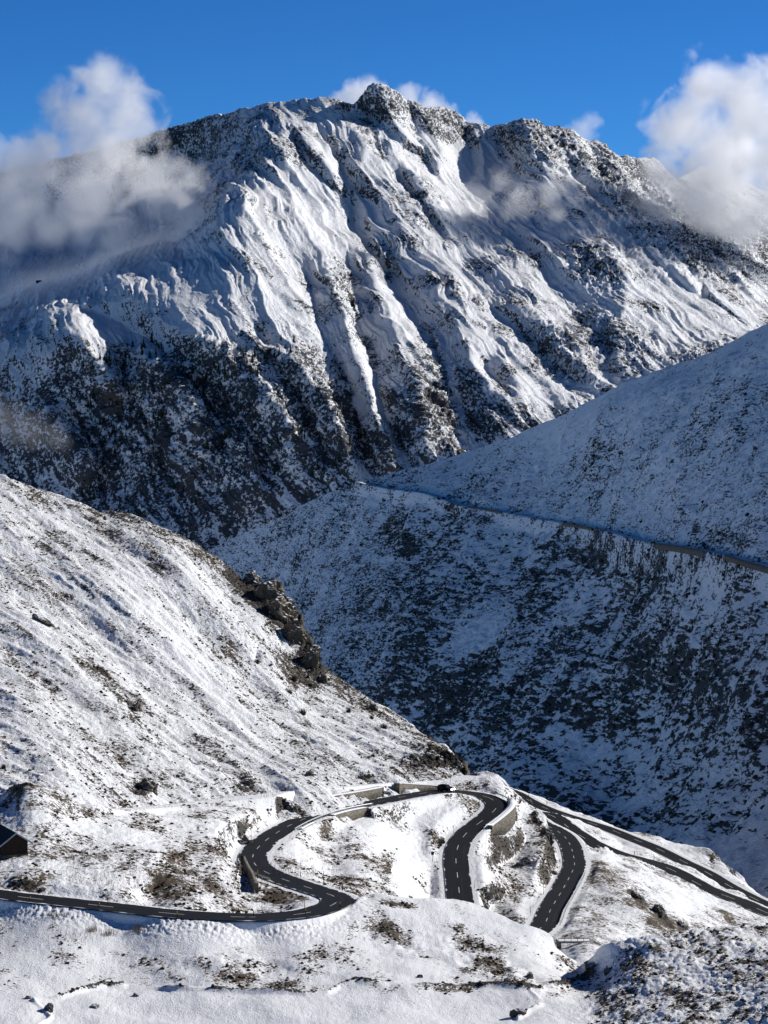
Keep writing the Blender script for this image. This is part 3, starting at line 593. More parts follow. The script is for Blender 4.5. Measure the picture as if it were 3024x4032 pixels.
# ---- the lower spur with the far road loops
F3_TOP = [(1900,3075),(1960,3095),(2023,3114),(2090,3124),(2202,3167),(2315,3213),(2415,3246),(2440,3262),(2468,3281),(2521,3276),(2587,3293),(2653,3326),(2720,3330),(2793,3339),(2850,3385),(2892,3414),(2958,3494),(3024,3545),(3200,3650),(3400,3760),(3900,4000)]
f3_ctrl = [(1900,3075,785),(2023,3114,780),(2090,3124,778),(2202,3167,765),(2315,3213,750),(2468,3281,728),(2587,3293,724),(2793,3339,706),(2892,3414,690),(3024,3545,664),(3400,3760,640),
 (2450,3330,700),(2600,3385,676),(2370,3365,618),(2480,3440,592),(2561,3514,568),(2640,3590,545),(2700,3653,528),(2740,3570,588),(2900,3640,585),(3100,3720,580),(2350,3500,556),(2300,3600,516),(2450,3600,520),(2400,3660,498),(2250,3700,478),(2350,3760,452),(2290,3745,455),(2500,3720,486),(2800,3750,500),(2100,3760,470),(2100,3500,560),(2100,3900,440),(2500,3900,430),(3100,3900,470),(1900,3500,640),(1900,3900,470),(1900,3250,700),(3400,3950,500)]
f3_ctrl += line_ctrl(ROAD1, (2100, 2300, 3260, 3660), 6) + line_ctrl(ROAD1, (2320, 3150, 3325, 3700), 9) + line_ctrl(ROAD2, (2020, 3150, 3100, 3700), 9)
LF3 = Layer('F3', F3_TOP, [(1900,3900),(3400,3960),(3900,4160)], f3_ctrl + [(3900,4000,600),(3900,4200,470)], 1900, 3900, nback=10, backlen=60, step=3.0, vstep=3.0, tpsm=1e-6)
U, V, P = LF3.U, LF3.V, LF3.P; x, y, z = P[..., 0], P[..., 1], P[..., 2]
cl3 = blobs(U, V, [(2520,3540,22,80,-45,.8),(2600,3600,20,60,-45,.8),(2690,3650,30,20,30,.8),(2800,3370,30,20,60,.6),(2890,3430,14,40,-40,.7),(2345,3340,60,14,30,.4)])
h = 0.9*fbm(x/22, y/30, z/20, 3) + 0.35*fbm(x/6, y/9, z/6, 3) + 0.12*fbm(x/1.6, y/3.5, z/2, 2) + cl3*(1.2*ridged(x/4, y/6, z/4.5, 4, .6)-.3)
LF3.disp(h)
LF3.cut_roads([ROAD2, ROAD1], RW/2+0.3, 3.4)
P = LF3.P; x, y, z = P[..., 0], P[..., 1], P[..., 2]
pt = fbm(x/11, y/22, z/14, 4); pt2 = fbm(x/3, y/7, z/4, 3)
D1, _ = near_line(P.reshape(-1, 3), ROAD1, 12); D2, _ = near_line(P.reshape(-1, 3), ROAD2, 12); DR = np.minimum(D1, D2).reshape(U.shape)
cover = 0.38+0.24*pt+0.2*pt2+0.6*sst(.25, .8, cl3)
cover += 0.28*blobs(U, V, [(2480,3500,40,140,-42,1),(2600,3600,50,130,-48,1),(2340,3640,60,90,-30,.7),(2360,3420,60,60,-30,.5),(2870,3620,150,40,15,.7),(2540,3280,60,10,15,.5)])
cover -= 0.33*blobs(U, V, [(2450,3290,300,26,22,1),(2700,3540,160,50,25,1),(2400,3380,60,12,30,.6),(2700,3360,90,20,20,.8),(2230,3500,30,100,30,.5)])
cover = np.where(DR < RW/2+1.2, -0.1, cover)
LF3.build('lower_spur', MAT['mid'], cover, 0.12+0.4*pt2+0.9*sst(.2, .7, cl3))

# ---- the foreground
f1_ctrl = [(0,3600,377.5),(0,3700,369),(0,3850,351),(0,4032,328),(-300,3540,379),(-300,3700,366),(-300,4032,325),(500,3680,373),(500,3850,356),(500,4032,332),(1000,3700,375.5),(1000,3850,358),(1000,4032,334),(1375,3574,397),(1404,3556,400),(1440,3538,405),(1500,3534,406),(1500,3620,396),(1500,3700,384),(1500,3850,362),(1500,4032,336),(1700,3547,410),(1862,3555,414),(1862,3600,406),(1862,3700,391),(1900,3850,368),(2050,3640,405),(2180,3667,406),(2100,3760,388),(2200,3850,372),(2200,4032,338),(2290,3785,400),(2330,3840,378),(2382,3720,380),(2446,3707,378),(2685,3652,381),(3024,3633,386),(3400,3600,382),(2600,3850,356),(3024,3850,343),(3024,4032,313),(2600,4032,328),(2800,3950,336),(3400,4032,300),
 (-300,4500,278),(500,4500,282),(1500,4500,284),(2300,4500,276),(3024,4500,255),(3400,4500,242)]
f1_ctrl += [(a, b+19, c-2.4) for a, b, c in line_ctrl(ROAD1, (-310, 1330, 3465, 3640), 8) if b > 3552 or a < 450]
f1_ctrl += [(3900,3560,374),(3900,4032,288),(3900,4500,232),(-700,3480,374),(-700,4032,320),(-700,4500,276)]
LF1 = Layer('F1', F1_TOP, [(-600,4480),(3900,4480)], f1_ctrl, -600, 3900, nback=8, backlen=22, step=3.4, vstep=3.0, tpsm=1e-6)
U, V, P = LF1.U, LF1.V, LF1.P; x, y, z = P[..., 0], P[..., 1], P[..., 2]
tuss = sst(2250, 2500, U+0.4*(V-3800))
knob = blobs(U, V, [(1540,3680,160,60,25,.9),(1850,3760,160,80,35,.9),(900,3800,500,60,4,.6),(2050,3830,140,40,30,1)])
bank = sst(130, 30, V-polyl(U, F1_TOP))*sst(1450, 1300, U)
h = 0.8*fbm(x/18, y/24, z/16, 3)*(1-0.85*sst(160, 40, V-polyl(U, F1_TOP))*sst(1450, 1300, U)) + knob*0.7*fbm(x/4.5, y/6, z/5, 3) + bank*0.22*fbm(x/0.7, y/1.1, z/.7, 3) + tuss*(0.22*ridged(x/2.0, y/3.4, z/2.0, 3)+0.5*fbm(x/9, y/12, z/9, 2)) + 0.05*fbm(x/1.2, y/2.4, z/1.2, 2)
STREAM = [(120,4080),(200,4010),(130,3950),(240,3930),(350,3890),(420,3872),(560,3873),(760,3885),(1000,3905),(1200,3916),(1290,3905),(1340,3880),(1400,3870),(1500,3885),(1700,3890),(1960,3890),(2010,3895),(2080,3900),(2110,3925),(2140,3945),(2080,3975),(2040,4000)]
STREAM2 = [(2060,3890),(2120,3900),(2150,3870),(2230,3862),(2300,3850),(2340,3830),(2310,3800)]
cut = np.maximum(band(U, V, STREAM, 7), band(U, V, STREAM2, 14))
cut = cut*sst(-0.5, 0.3, fbm(x/7, y/9, z/7, 2)+0.15)
h = h - 0.7*cut
LF1.disp(h)
LF1.cut_roads([ROAD1], RW/2-1.2, 1.8, sink=0.2)
P = LF1.P; x, y, z = P[..., 0], P[..., 1], P[..., 2]
pt = fbm(x/9, y/18, z/10, 4); pt2 = fbm(x/2.2, y/5, z/3, 3)
cover = 0.18+0.22*pt+0.22*pt2 - 0.25*sst(3880, 3990, V)*(1-tuss)
cover += 0.42*blobs(U, V, [(1560,3680,170,50,28,1),(1500,3660,120,20,5,.9),(1830,3700,120,60,40,1),(1950,3800,150,60,35,1),(700,3790,420,60,6,.55),(900,3850,380,30,5,.8),(250,3770,120,30,20,.6),(1250,3760,200,50,5,.6),(2000,3870,180,30,15,.9),(200,3620,300,40,5,.2),(1700,3900,220,20,0,.5),(1400,3800,160,40,15,.5),(1580,3570,110,18,5,1.3),(2240,3780,60,18,20,.6),(1750,4000,250,50,0,.25)])
cover += tuss*(0.23+0.10*pt2) + 0.48*cut*sst(.25,.8,cut)
cover -= 0.3*bank
tone = 0.2+0.4*pt2+0.1*tuss+cut
LF1.build('foreground_meadow', MAT['near'], cover, tone)

# ---- valley floor far below, out to the horizon
m = MB(); m.poly([(-30000, 500, -420), (30000, 500, -420), (30000, 40000, -420), (-30000, 40000, -420)])
tag(m.build('valley_floor', simple('valley_snow', (0.8, 0.83, 0.88), 0.8, 0.05, 0.01)), kind='structure')

# ------------------------------------------------------------------ road surfaces
def road_material():
    m, t, p = newmat('asphalt_with_centre_line')
    uvn = N(t, 'ShaderNodeUVMap', uv_map='UVMap'); sx = N(t, 'ShaderNodeSeparateXYZ'); t.links.new(uvn.outputs[0], sx.inputs[0])
    X, Y = sx.outputs[0], sx.outputs[1]      # X across in metres, Y along in metres
    tc = N(t, 'ShaderNodeTexCoord'); no = N(t, 'ShaderNodeTexNoise', i_Scale=0.35, i_Detail=4.0); t.links.new(tc.outputs['Object'], no.inputs['Vector'])
    mp = N(t, 'ShaderNodeMapping'); mp.inputs['Scale'].default_value = (1.6, 0.03, 1); t.links.new(uvn.outputs[0], mp.inputs['Vector'])
    n2 = N(t, 'ShaderNodeTexNoise', i_Scale=1.0, i_Detail=3.0); t.links.new(mp.outputs[0], n2.inputs['Vector'])
    base = mixc(t, no.outputs[0], (0.005, 0.006, 0.008), (0.012, 0.0135, 0.017))
    base = mixc(t, mathn(t, 'MULTIPLY', mathn(t, 'SUBTRACT', n2.outputs[0], 0.55), 3.0, True), base, (0.035, 0.036, 0.04))
    ph = mathn(t, 'FRACT', mathn(t, 'DIVIDE', Y, 12.0)); on = mathn(t, 'LESS_THAN', ph, 0.36)
    cl = mathn(t, 'MULTIPLY', on, mathn(t, 'LESS_THAN', mathn(t, 'ABSOLUTE', X), 0.065))
    wear = mathn(t, 'GREATER_THAN', n2.outputs[0], 0.36)
    base = mixc(t, mathn(t, 'MULTIPLY', cl, wear), base, (0.72, 0.72, 0.70))
    # thin snow creeping in from the verges
    e = mathn(t, 'ADD', mathn(t, 'ABSOLUTE', X), mathn(t, 'MULTIPLY', mathn(t, 'SUBTRACT', no.outputs[0], 0.5), 2.2))
    sn = mathn(t, 'MULTIPLY', mathn(t, 'SUBTRACT', e, 2.9), 5.0, True)
    t.links.new(mixc(t, sn, base, (0.78, 0.81, 0.86)), p.inputs['Base Color'])
    p.inputs['Roughness'].default_value = 0.75; p.inputs['Specular IOR Level'].default_value = 0.15
    return m
MAT['road'] = road_material()
def ribbon(name, line, mat, half, lift=0.06, crown=0.0, parent=None, n=6):
    d = np.gradient(line[:, :2], axis=0); d /= np.linalg.norm(d, axis=1)[:, None]; nrm = np.stack([d[:, 1], -d[:, 0]], -1)
    s = np.r_[0, np.cumsum(np.linalg.norm(line[1:]-line[:-1], axis=1))]
    offs = np.linspace(-half, half, n); V = []; UV = []
    for o_ in offs:
        V.append(np.concatenate([line[:, :2]+nrm*o_, (line[:, 2]+lift)[:, None]], 1)); UV.append(np.stack([np.full(len(s), o_), s], -1))
    V = np.stack(V, 1).reshape(-1, 3); UV = np.stack(UV, 1).reshape(-1, 2)
    r = np.arange(len(line)-1)[:, None]*n+np.arange(n-1)[None]; r = r.ravel()
    F = np.stack([r, r+1, r+n+1, r+n], -1)
    return mesh_np(name, V, F, mat, parent, uv=UV)
tag(ribbon('pass_road', ROAD1, MAT['road'], RW/2), kind='structure')
tag(ribbon('valley_road', ROAD2, MAT['road'], RW/2-0.7), kind='structure')
tag(ribbon('old_road', FR, simple('trodden_road_snow', (0.80, 0.82, 0.85), 0.8, 0.06, 0.6), 2.4, lift=0.05), kind='structure')

# ------------------------------------------------------------------ clouds
def cloud_mat(name, blobs_l, size, dens, cut, amp, aniso=0.35):
    m = bpy.data.materials.new(name); m.use_nodes = True; t = m.node_tree; t.nodes.clear()
    o = t.nodes.new('ShaderNodeOutputMaterial'); p = t.nodes.new('ShaderNodeVolumePrincipled')
    t.links.new(p.outputs[0], o.inputs['Volume'])
    p.inputs['Color'].default_value = (1, 1, 1, 1); p.inputs['Anisotropy'].default_value = aniso
    tc = N(t, 'ShaderNodeTexCoord')
    no = N(t, 'ShaderNodeTexNoise', i_Scale=1/size, i_Detail=6.0, i_Roughness=0.6, i_Distortion=0.4); t.links.new(tc.outputs['Object'], no.inputs['Vector'])
    acc = None
    for (c, r) in blobs_l:
        v1 = N(t, 'ShaderNodeVectorMath', operation='SUBTRACT'); t.links.new(tc.outputs['Object'], v1.inputs[0]); v1.inputs[1].default_value = c
        v2 = N(t, 'ShaderNodeVectorMath', operation='LENGTH'); t.links.new(v1.outputs[0], v2.inputs[0])
        q = mathn(t, 'SUBTRACT', 1.0, mathn(t, 'DIVIDE', v2.outputs['Value'], r))
        acc = q if acc is None else mathn(t, 'MAXIMUM', acc, q)
    edge = mathn(t, 'MULTIPLY', acc, 5.0, True)
    d = mathn(t, 'ADD', mathn(t, 'SUBTRACT', acc, cut), mathn(t, 'MULTIPLY', mathn(t, 'SUBTRACT', no.outputs[0], 0.5), amp))
    d = mathn(t, 'MULTIPLY', mathn(t, 'MULTIPLY', d, 2.2, True), edge)
    t.links.new(mathn(t, 'MULTIPLY', d, dens), p.inputs['Density'])
    return m
def cloud(label, D, bl, dens, size=70, cut=0.32, amp=2.0, flat=1.0):
    cs = [Vector(unproj(u, v, D+dd)) for u, v, r, dd in bl]; rs = [r*D/FPX*1.18 for _, _, r, _ in bl]
    c0 = sum(cs, Vector())/len(cs)
    bm = bmesh.new()
    for c, r in zip(cs, rs):
        bmesh.ops.create_icosphere(bm, subdivisions=3, radius=r, matrix=Matrix.Translation(c-c0))
    me = bpy.data.meshes.new('cloud'); bm.to_mesh(me); bm.free()
    o = bpy.data.objects.new('cloud', me); C.objects.link(o); o.location = c0
    rm = o.modifiers.new('rm', 'REMESH'); rm.mode = 'VOXEL'; rm.voxel_size = max(4.0, min(rs)/6)
    dg = bpy.context.evaluated_depsgraph_get(); me2 = bpy.data.meshes.new_from_object(o.evaluated_get(dg))
    o.modifiers.clear(); o.data = me2; me2.name = 'cloud'; me2.materials.clear()
    me2.materials.append(cloud_mat('cloud_vapour', [(tuple(c-c0), r) for c, r in zip(cs, rs)], size, dens, cut, amp))
    tag(o, label, 'cloud', 'clouds round the summit ridge')
    return o
cloud('large grey-white cloud hanging over the left shoulder of the mountain', 4350,
      [(400,340,150,0),(500,430,170,30),(290,450,150,-20),(400,560,210,0),(580,520,110,30),(130,720,210,-40),(350,760,220,0),(560,720,170,40),(0,830,230,-60),(240,880,180,-40),(-120,760,220,0),(350,610,190,0),(180,620,150,0),(60,640,150,0),(640,850,130,0),(760,880,140,-40),(900,870,120,-60),(1000,820,90,-60),(480,930,140,-20),(700,760,150,0)], 0.018, 60, 0.30, 2.3)
cloud('large bright white cloud rising behind the right end of the ridge', 4750,
      [(2800,350,170,0),(2920,430,230,0),(3080,460,260,0),(2700,520,200,40),(2880,650,270,60),(3100,740,280,0),(2760,820,200,0),(2560,860,190,0),(2920,870,190,0),(2470,890,110,0),(3160,900,190,0),(3250,600,260,0),(2620,700,120,60)], 0.020, 85, 0.30, 2.2)
cloud('thin wisp of cloud drifting across the middle of the mountain', 4280,
      [(1880,770,90,0),(1960,710,75,20),(2050,790,100,0),(2160,770,80,0),(1830,810,60,0),(2200,830,60,0)], 0.010, 45, 0.3)
cloud('small white cloud peeping from behind the highest summit on its left', 5500,
      [(1400,385,85,0),(1460,355,65,0),(1340,410,60,0)], 0.022, 45, 0.15)
cloud('small white cloud trailing down behind the ridge right of the highest summit', 5600,
      [(1610,385,65,0),(1690,420,75,0),(1760,450,55,0),(1870,480,45,0)], 0.018, 45, 0.15)
cloud('faint little cloud behind the ridge between the two right-hand summits', 5700,
      [(2290,520,75,0),(2330,480,50,0),(2240,540,50,0)], 0.009, 45, 0.2)
cloud('thin patch of mist low on the left flank of the mountain', 3380,
      [(120,1690,110,0),(210,1730,80,0),(20,1640,110,0),(-80,1560,120,0)], 0.0035, 45, 0.25)

# ------------------------------------------------------------------ things: materials
MAT['rock'] = None
def rock_mat():
    m, t, p = newmat('crag_rock_with_snow')
    tc = N(t, 'ShaderNodeTexCoord'); ge = N(t, 'ShaderNodeNewGeometry'); sx = N(t, 'ShaderNodeSeparateXYZ')
    no = N(t, 'ShaderNodeTexNoise', i_Scale=0.7, i_Detail=7.0, i_Roughness=0.65); t.links.new(tc.outputs['Object'], no.inputs['Vector'])
    t.links.new(ge.outputs['Normal'], sx.inputs[0])
    base = mixc(t, no.outputs[0], (0.010, 0.009, 0.007), (0.19, 0.155, 0.11))
    f = mathn(t, 'ADD', mathn(t, 'MULTIPLY', mathn(t, 'SUBTRACT', sx.outputs[2], 0.66), 9.0), mathn(t, 'MULTIPLY', mathn(t, 'SUBTRACT', no.outputs[0], 0.5), 5.0), True)
    t.links.new(mixc(t, f, base, (0.85, 0.865, 0.885)), p.inputs['Base Color'])
    bu = N(t, 'ShaderNodeBump', i_Strength=1.0, i_Distance=0.3); t.links.new(no.outputs[0], bu.inputs['Height']); t.links.new(bu.outputs[0], p.inputs['Normal'])
    return m
MAT['rock'] = rock_mat()
def wall_mat(name='coursed_stone', a=(0.12, 0.105, 0.08), b=(0.30, 0.265, 0.205), s_=1.6):
    m, t, p = newmat(name)
    tc = N(t, 'ShaderNodeTexCoord'); vo = N(t, 'ShaderNodeTexVoronoi', i_Scale=s_); vo.feature = 'F1'
    vd = N(t, 'ShaderNodeTexVoronoi', i_Scale=s_); vd.feature = 'DISTANCE_TO_EDGE'
    mp = N(t, 'ShaderNodeMapping'); mp.inputs['Scale'].default_value = (1, 1, 1.7); t.links.new(tc.outputs['Object'], mp.inputs['Vector'])
    for v_ in (vo, vd): t.links.new(mp.outputs[0], v_.inputs['Vector'])
    no = N(t, 'ShaderNodeTexNoise', i_Scale=0.5, i_Detail=4.0); t.links.new(tc.outputs['Object'], no.inputs['Vector'])
    sep = N(t, 'ShaderNodeSeparateColor'); t.links.new(vo.outputs['Color'], sep.inputs[0])
    c = mixc(t, sep.outputs[0], a, b); c = mixc(t, mathn(t, 'MULTIPLY', no.outputs[0], 0.5), c, (0.06, 0.052, 0.04))
    jo = mathn(t, 'SUBTRACT', 1.0, mathn(t, 'MULTIPLY', vd.outputs['Distance'], 14.0, True), None, True)
    t.links.new(mixc(t, mathn(t, 'MULTIPLY', jo, 0.8), c, (0.03, 0.027, 0.022)), p.inputs['Base Color'])
    bu = N(t, 'ShaderNodeBump', i_Strength=1.0, i_Distance=0.12); t.links.new(vd.outputs['Distance'], bu.inputs['Height']); t.links.new(bu.outputs[0], p.inputs['Normal'])
    return m
MAT['wall'] = wall_mat()
MAT['snow'] = simple('lying_snow', (0.85, 0.865, 0.885), 0.8, 0.04, 2.0, bump=0.05)
MAT['steel'] = simple('galvanised_steel', (0.38, 0.39, 0.40), 0.5, 0.2, 4.0, metal=0.6)
MAT['darkwood'] = simple('weathered_dark_timber', (0.035, 0.02, 0.013), 0.8, 0.5, 6.0, bump=0.03)
MAT['roof'] = simple('dark_shingle_roof', (0.022, 0.022, 0.024), 0.7, 0.4, 5.0, bump=0.04)
MAT['barge'] = simple('pale_barge_board', (0.42, 0.42, 0.42), 0.7, 0.2, 3.0)
MAT['pole'] = simple('dark_snow_pole', (0.03, 0.022, 0.02), 0.6, 0.3, 4.0)
MAT['yellow'] = simple('yellow_marker_paint', (0.45, 0.30, 0.03), 0.6, 0.2, 4.0)
MAT['black'] = simple('black_marker_paint', (0.012, 0.012, 0.012), 0.5, 0.2, 4.0)
MAT['twig'] = simple('bare_brown_twigs', (0.055, 0.035, 0.025), 0.8, 0.4, 4.0)
MAT['needle'] = simple('dark_conifer_needles', (0.022, 0.032, 0.02), 0.8, 0.4, 0.6)
MAT['scrub'] = simple('dwarf_scrub_leaves', (0.035, 0.038, 0.03), 0.85, 0.5, 0.8)
MAT['heath'] = simple('dark_heath', (0.05, 0.036, 0.024), 0.85, 0.5, 1.5)
MAT['straw'] = simple('dry_grass_stalks', (0.22, 0.16, 0.09), 0.8, 0.3, 1.5)
MAT['concrete'] = simple('weathered_concrete', (0.25, 0.235, 0.21), 0.8, 0.25, 1.2, bump=0.03)
MAT['carpaint'] = simple('black_car_paint', (0.008, 0.008, 0.009), 0.25, 0.2, 2.0)
MAT['glass'] = simple('dark_car_glass', (0.02, 0.024, 0.028), 0.08, 0.1, 2.0)
MAT['tyre'] = simple('tyre_rubber', (0.012, 0.012, 0.012), 0.8, 0.2, 4.0)
MAT['rim'] = simple('wheel_rim_metal', (0.3, 0.3, 0.3), 0.35, 0.1, 4.0, metal=0.8)
MAT['plate'] = simple('pale_number_plate', (0.7, 0.7, 0.68), 0.5, 0.05, 4.0)
def lampm():
    m, t, p = newmat('lit_headlamp'); p.inputs['Base Color'].default_value = (0.9, 0.9, 0.9, 1)
    p.inputs['Emission Color'].default_value = (1, 0.98, 0.93, 1); p.inputs['Emission Strength'].default_value = 30.0; return m
MAT['lamp'] = lampm()

# ------------------------------------------------------------------ rock outcrops
def crag_mesh(w_, d_, h_, seed):
    bm = bmesh.new(); bmesh.ops.create_icosphere(bm, subdivisions=5, radius=1.0)
    co = np.array([v.co[:] for v in bm.verts]); rs = np.random.RandomState(seed)
    wob = co*(1+0.35*fbm(co[:, 0]*1.3+seed, co[:, 1]*1.3, co[:, 2]*1.3, 2)[:, None])
    for _ in range(46):                      # split faces: planes cut off the lump
        nn = rs.normal(size=3); nn[2] *= 0.55; nn /= np.linalg.norm(nn); dd = rs.uniform(0.42, 0.88)
        wob = wob - nn*np.maximum(0, wob@nn-dd)[:, None]*0.96
    P_ = wob*np.array([w_/2, d_/2, h_/2])*1.28
    k_ = max(w_, h_)
    cr = np.floor((P_[:, 0]*0.8+P_[:, 1]*0.5+P_[:, 2]*0.35)/(0.13*k_)+fbm(P_[:, 0]*3/k_, P_[:, 1]*3/k_, P_[:, 2]*3/k_+seed, 2))
    P_ = P_ + co*(0.075*k_*pn(cr*0.77, cr*1.3+seed, P_[:, 2]*1.2/k_))[:, None] + co*(0.09*min(w_, h_)*ridged(P_[:, 0]*7/k_, P_[:, 1]*7/k_, P_[:, 2]*3.5/k_+seed, 3))[:, None]
    for v, c in zip(bm.verts, P_): v.co = c
    me = bpy.data.meshes.new('rock_outcrop'); bm.to_mesh(me); bm.free(); me.materials.append(MAT['rock']); return me
def crag(layer, u, v, wpx, hpx, label, seed, name='rock_outcrop', cat='rock', tilt=0.0, deep=0.75, sinkf=0.18):
    p = layer.at(u, v); d = proj(np.array(p))[2]; k = d/FPX
    w_, h_ = wpx*k*1.12, hpx*k*1.25
    me = crag_mesh(w_, max(w_, h_)*deep, h_, seed); me.name = name
    o = link(bpy.data.objects.new(name, me)); o.location = p + Vector((0, 0.25*w_, -sinkf*h_)); o.rotation_euler = (0, R(tilt), seed*0.7)
    return tag(o, label, cat)
cr = [(LF2,1150,3184,128,140,'large dark snow-dusted crag at the left end of the long stone retaining wall',1,0),
 (LF2,1524,3110,54,36,'small dark crag filling the gap between the two upper stone retaining walls',2,0),
 (LF2,957,3276,48,110,'tall narrow dark crag above the left-hand hairpin bend',3,10),
 (LF2,928,3400,30,60,'dark crag leaning on the snowy bank just left of the left-hand hairpin bend',4,0),
 (LL,575,3105,96,66,'dark crag at the foot of the sunlit slope above the cabin knoll',5,15),
 (LL,985,3086,110,44,'low wide dark crag where the slope meets the snowy track, left of the retaining walls',6,0),
 (LL,1215,3066,44,34,'small dark crag just above the snowy track over the left end of the long wall',7,0),
 (LL,1420,3060,90,30,'flat dark crag just above the snowy track over the middle of the retaining walls',8,0),
 (LL,1610,3020,90,56,'brown rock face at the slope foot, leftmost of those above the car',9,15),
 (LL,1705,3016,100,62,'brown rock face at the slope foot, middle one of those above the car',10,25),
 (LL,1790,3030,70,60,'brown rock face at the toe of the slope, rightmost of those above the car',11,30),
 (LF2,1868,3046,60,30,'small rocky knob beside the snowy track right of the slope toe',12,0),
 (LL,980,2308,110,54,'low dark rock rib highest on the right edge of the sunlit slope',13,35),
 (LL,1050,2378,160,95,'upper block of the big brown cliff on the right edge of the sunlit slope',14,40),
 (LL,1100,2450,160,125,'middle block of the big brown cliff on the right edge of the sunlit slope',15,45),
 (LL,1150,2535,100,150,'lower dark block of the big brown cliff on the right edge of the sunlit slope',16,20),
 (LL,1195,2620,76,130,'dark rock rib running down below the big brown cliff',17,25),
 (LL,1262,2680,40,50,'small brown rock at the foot of the rib below the big cliff',18,35),
 (LF2,2104,3218,40,34,'brown crag just below the hairpin wall on the right edge of the knoll',19,35),
 (LF2,2152,3296,34,60,'tall brown crag overlooking the lower road bend',20,25),
 (LF2,2182,3362,26,56,'dark overhanging crag beside the lower road bend',21,5),
 (LF2,2095,3395,110,40,'dark shrubby rock patch on the snow left of the lower road bend',22,15),
 (LF2,1736,3292,22,40,'small dark crag at the inner side of the road below the right-hand hairpin',23,0),
 (LF3,2520,3535,44,70,'brown crag on the spur crest right of the lower road bend',24,35),
 (LF3,2590,3590,60,60,'dark crag halfway down the spur crest right of the lower road bend',25,40),
 (LF3,2672,3640,70,40,'dark crag at the lower end of the spur crest, above the tussocky foreground hill',26,30),
 (LL,530,2800,46,80,'dark rock outcrop standing alone in the middle of the sunlit slope',27,25),
 (LL,170,2462,120,16,'long dark rock ledge slanting across the left edge of the sunlit slope',28,38),
 (LL,1465,2800,50,22,'small dark ledge on the right-hand edge of the sunlit slope above the toe',29,35)]
for (ly,u,v,a,b,lab,sd,tl) in cr: crag(ly,u,v,a,b,lab,sd,tilt=tl)
bl = [(2336,3822,60,30,'large pale boulder beside the stream gully at the foot of the tussocky hill'),
 (2392,3828,34,22,'pale boulder right of the large one beside the stream gully'),
 (2088,3836,40,36,'dark boulder on the bank above the stream, left of the gully'),
 (2000,3886,36,30,'dark angular boulder on the edge of the snow-covered stream'),
 (1650,3855,26,16,'small dark boulder in the snow above the right half of the stream'),
 (405,3868,26,14,'small dark rock at the left end of the snow shelf over the stream'),
 (478,3868,24,12,'second small dark rock on the snow shelf over the stream'),
 (535,3918,50,12,'flat dark stone showing through smooth snow below the stream at left'),
 (370,3972,54,14,'long flat dark stone in the smooth snow near the lower left corner'),
 (2040,3995,60,30,'dark rocky lip of the stream hollow near the bottom edge'),
 (190,3990,40,50,'dark wet rock in the stream hole at the lower left corner'),
 (110,3944,30,16,'small dark rock where the stream vanishes under snow at far left')]
for i, (u, v, a, b, lab) in enumerate(bl): crag(LF1, u, v, a, b, lab, 40+i, 'boulder', 'boulder', sinkf=0.0)

# ------------------------------------------------------------------ retaining walls, parapet, guardrails
def road_at(u, v, line=None):
    line = ROAD1 if line is None else line
    a, b, _ = proj(line); return int(np.argmin((a-u)**2+(b-v)**2))
def side_line(line, i0, i1, side, off):
    d = np.gradient(line[:, :2], axis=0); d /= np.linalg.norm(d, axis=1)[:, None]; nrm = np.stack([d[:, 1], -d[:, 0]], -1)
    L = line.copy(); L[:, :2] += nrm*side*off
    return L[i0:i1+1] if i1 > i0 else L[i1:i0+1][::-1]
def wall_mesh(name, L, zb, zt, th, mat, parent=None, taper=True):
    n = len(L); d = np.gradient(L[:, :2], axis=0); d /= np.linalg.norm(d, axis=1)[:, None]; nr = np.stack([d[:, 1], -d[:, 0]], -1)
    zb = np.broadcast_to(zb, n); zt = np.broadcast_to(zt, n); V = []
    for sgn, zz in ((-1, zb), (-1, zt), (1, zt), (1, zb)):
        V.append(np.concatenate([L[:, :2]+nr*sgn*th/2, (L[:, 2]+zz)[:, None]], 1))
    V = np.stack(V, 1).reshape(-1, 3); F = []
    for i in range(n-1):
        for k in range(4): F.append((i*4+k, i*4+(k+1) % 4, (i+1)*4+(k+1) % 4, (i+1)*4+k))
    F.append((0, 1, 2, 3)); F.append(((n-1)*4+3, (n-1)*4+2, (n-1)*4+1, (n-1)*4))
    return mesh_np(name, V, np.array(F), mat, parent, smooth=False)
def wall(label, i0, i1, side, off, zb, zt, line=None, cap=True, th=0.6):
    line = ROAD1 if line is None else line
    L = side_line(line, i0, i1, side, off); c = L[len(L)//2].copy(); c[2] += (zb if np.isscalar(zb) else float(np.min(zb)))
    t = empty('retaining_wall', c); tag(t, label, 'wall', 'stone retaining walls along the pass road')
    L = L-c; wall_mesh('masonry', L, zb, zt, th, MAT['wall'], t)
    if cap: wall_mesh('snow_capping', L, zt, np.asarray(zt)+0.16, th+0.12, MAT['snow'], t)
    return t
k0, k1 = road_at(1300,3193), road_at(1567,3143)
n_ = k1-k0+1
wall('long brown stone retaining wall above the upper road, left of the small crag', k0, k1, -1, RW/2+1.7, -0.2, 2.4, th=1.7)
k0, k1 = road_at(1626,3131), road_at(1790,3116); n_ = k1-k0+1
wall('shorter brown stone retaining wall above the upper road, just behind the black car', k0, k1, -1, RW/2+1.7, -0.2, np.linspace(2.7, 0.6, n_), th=1.7)
k0, k1 = road_at(1250,3206), road_at(1386,3176); n_ = k1-k0+1
wall('small low stone wall holding up the near edge of the upper road', k0, k1, 1, RW/2+0.75, np.concatenate([np.linspace(-1.4,-2.8,n_//2), np.linspace(-2.8,-2.0,n_-n_//2)]), 0.1, th=1.3)
k0, k1 = road_at(1120,3262), road_at(1175,3235)
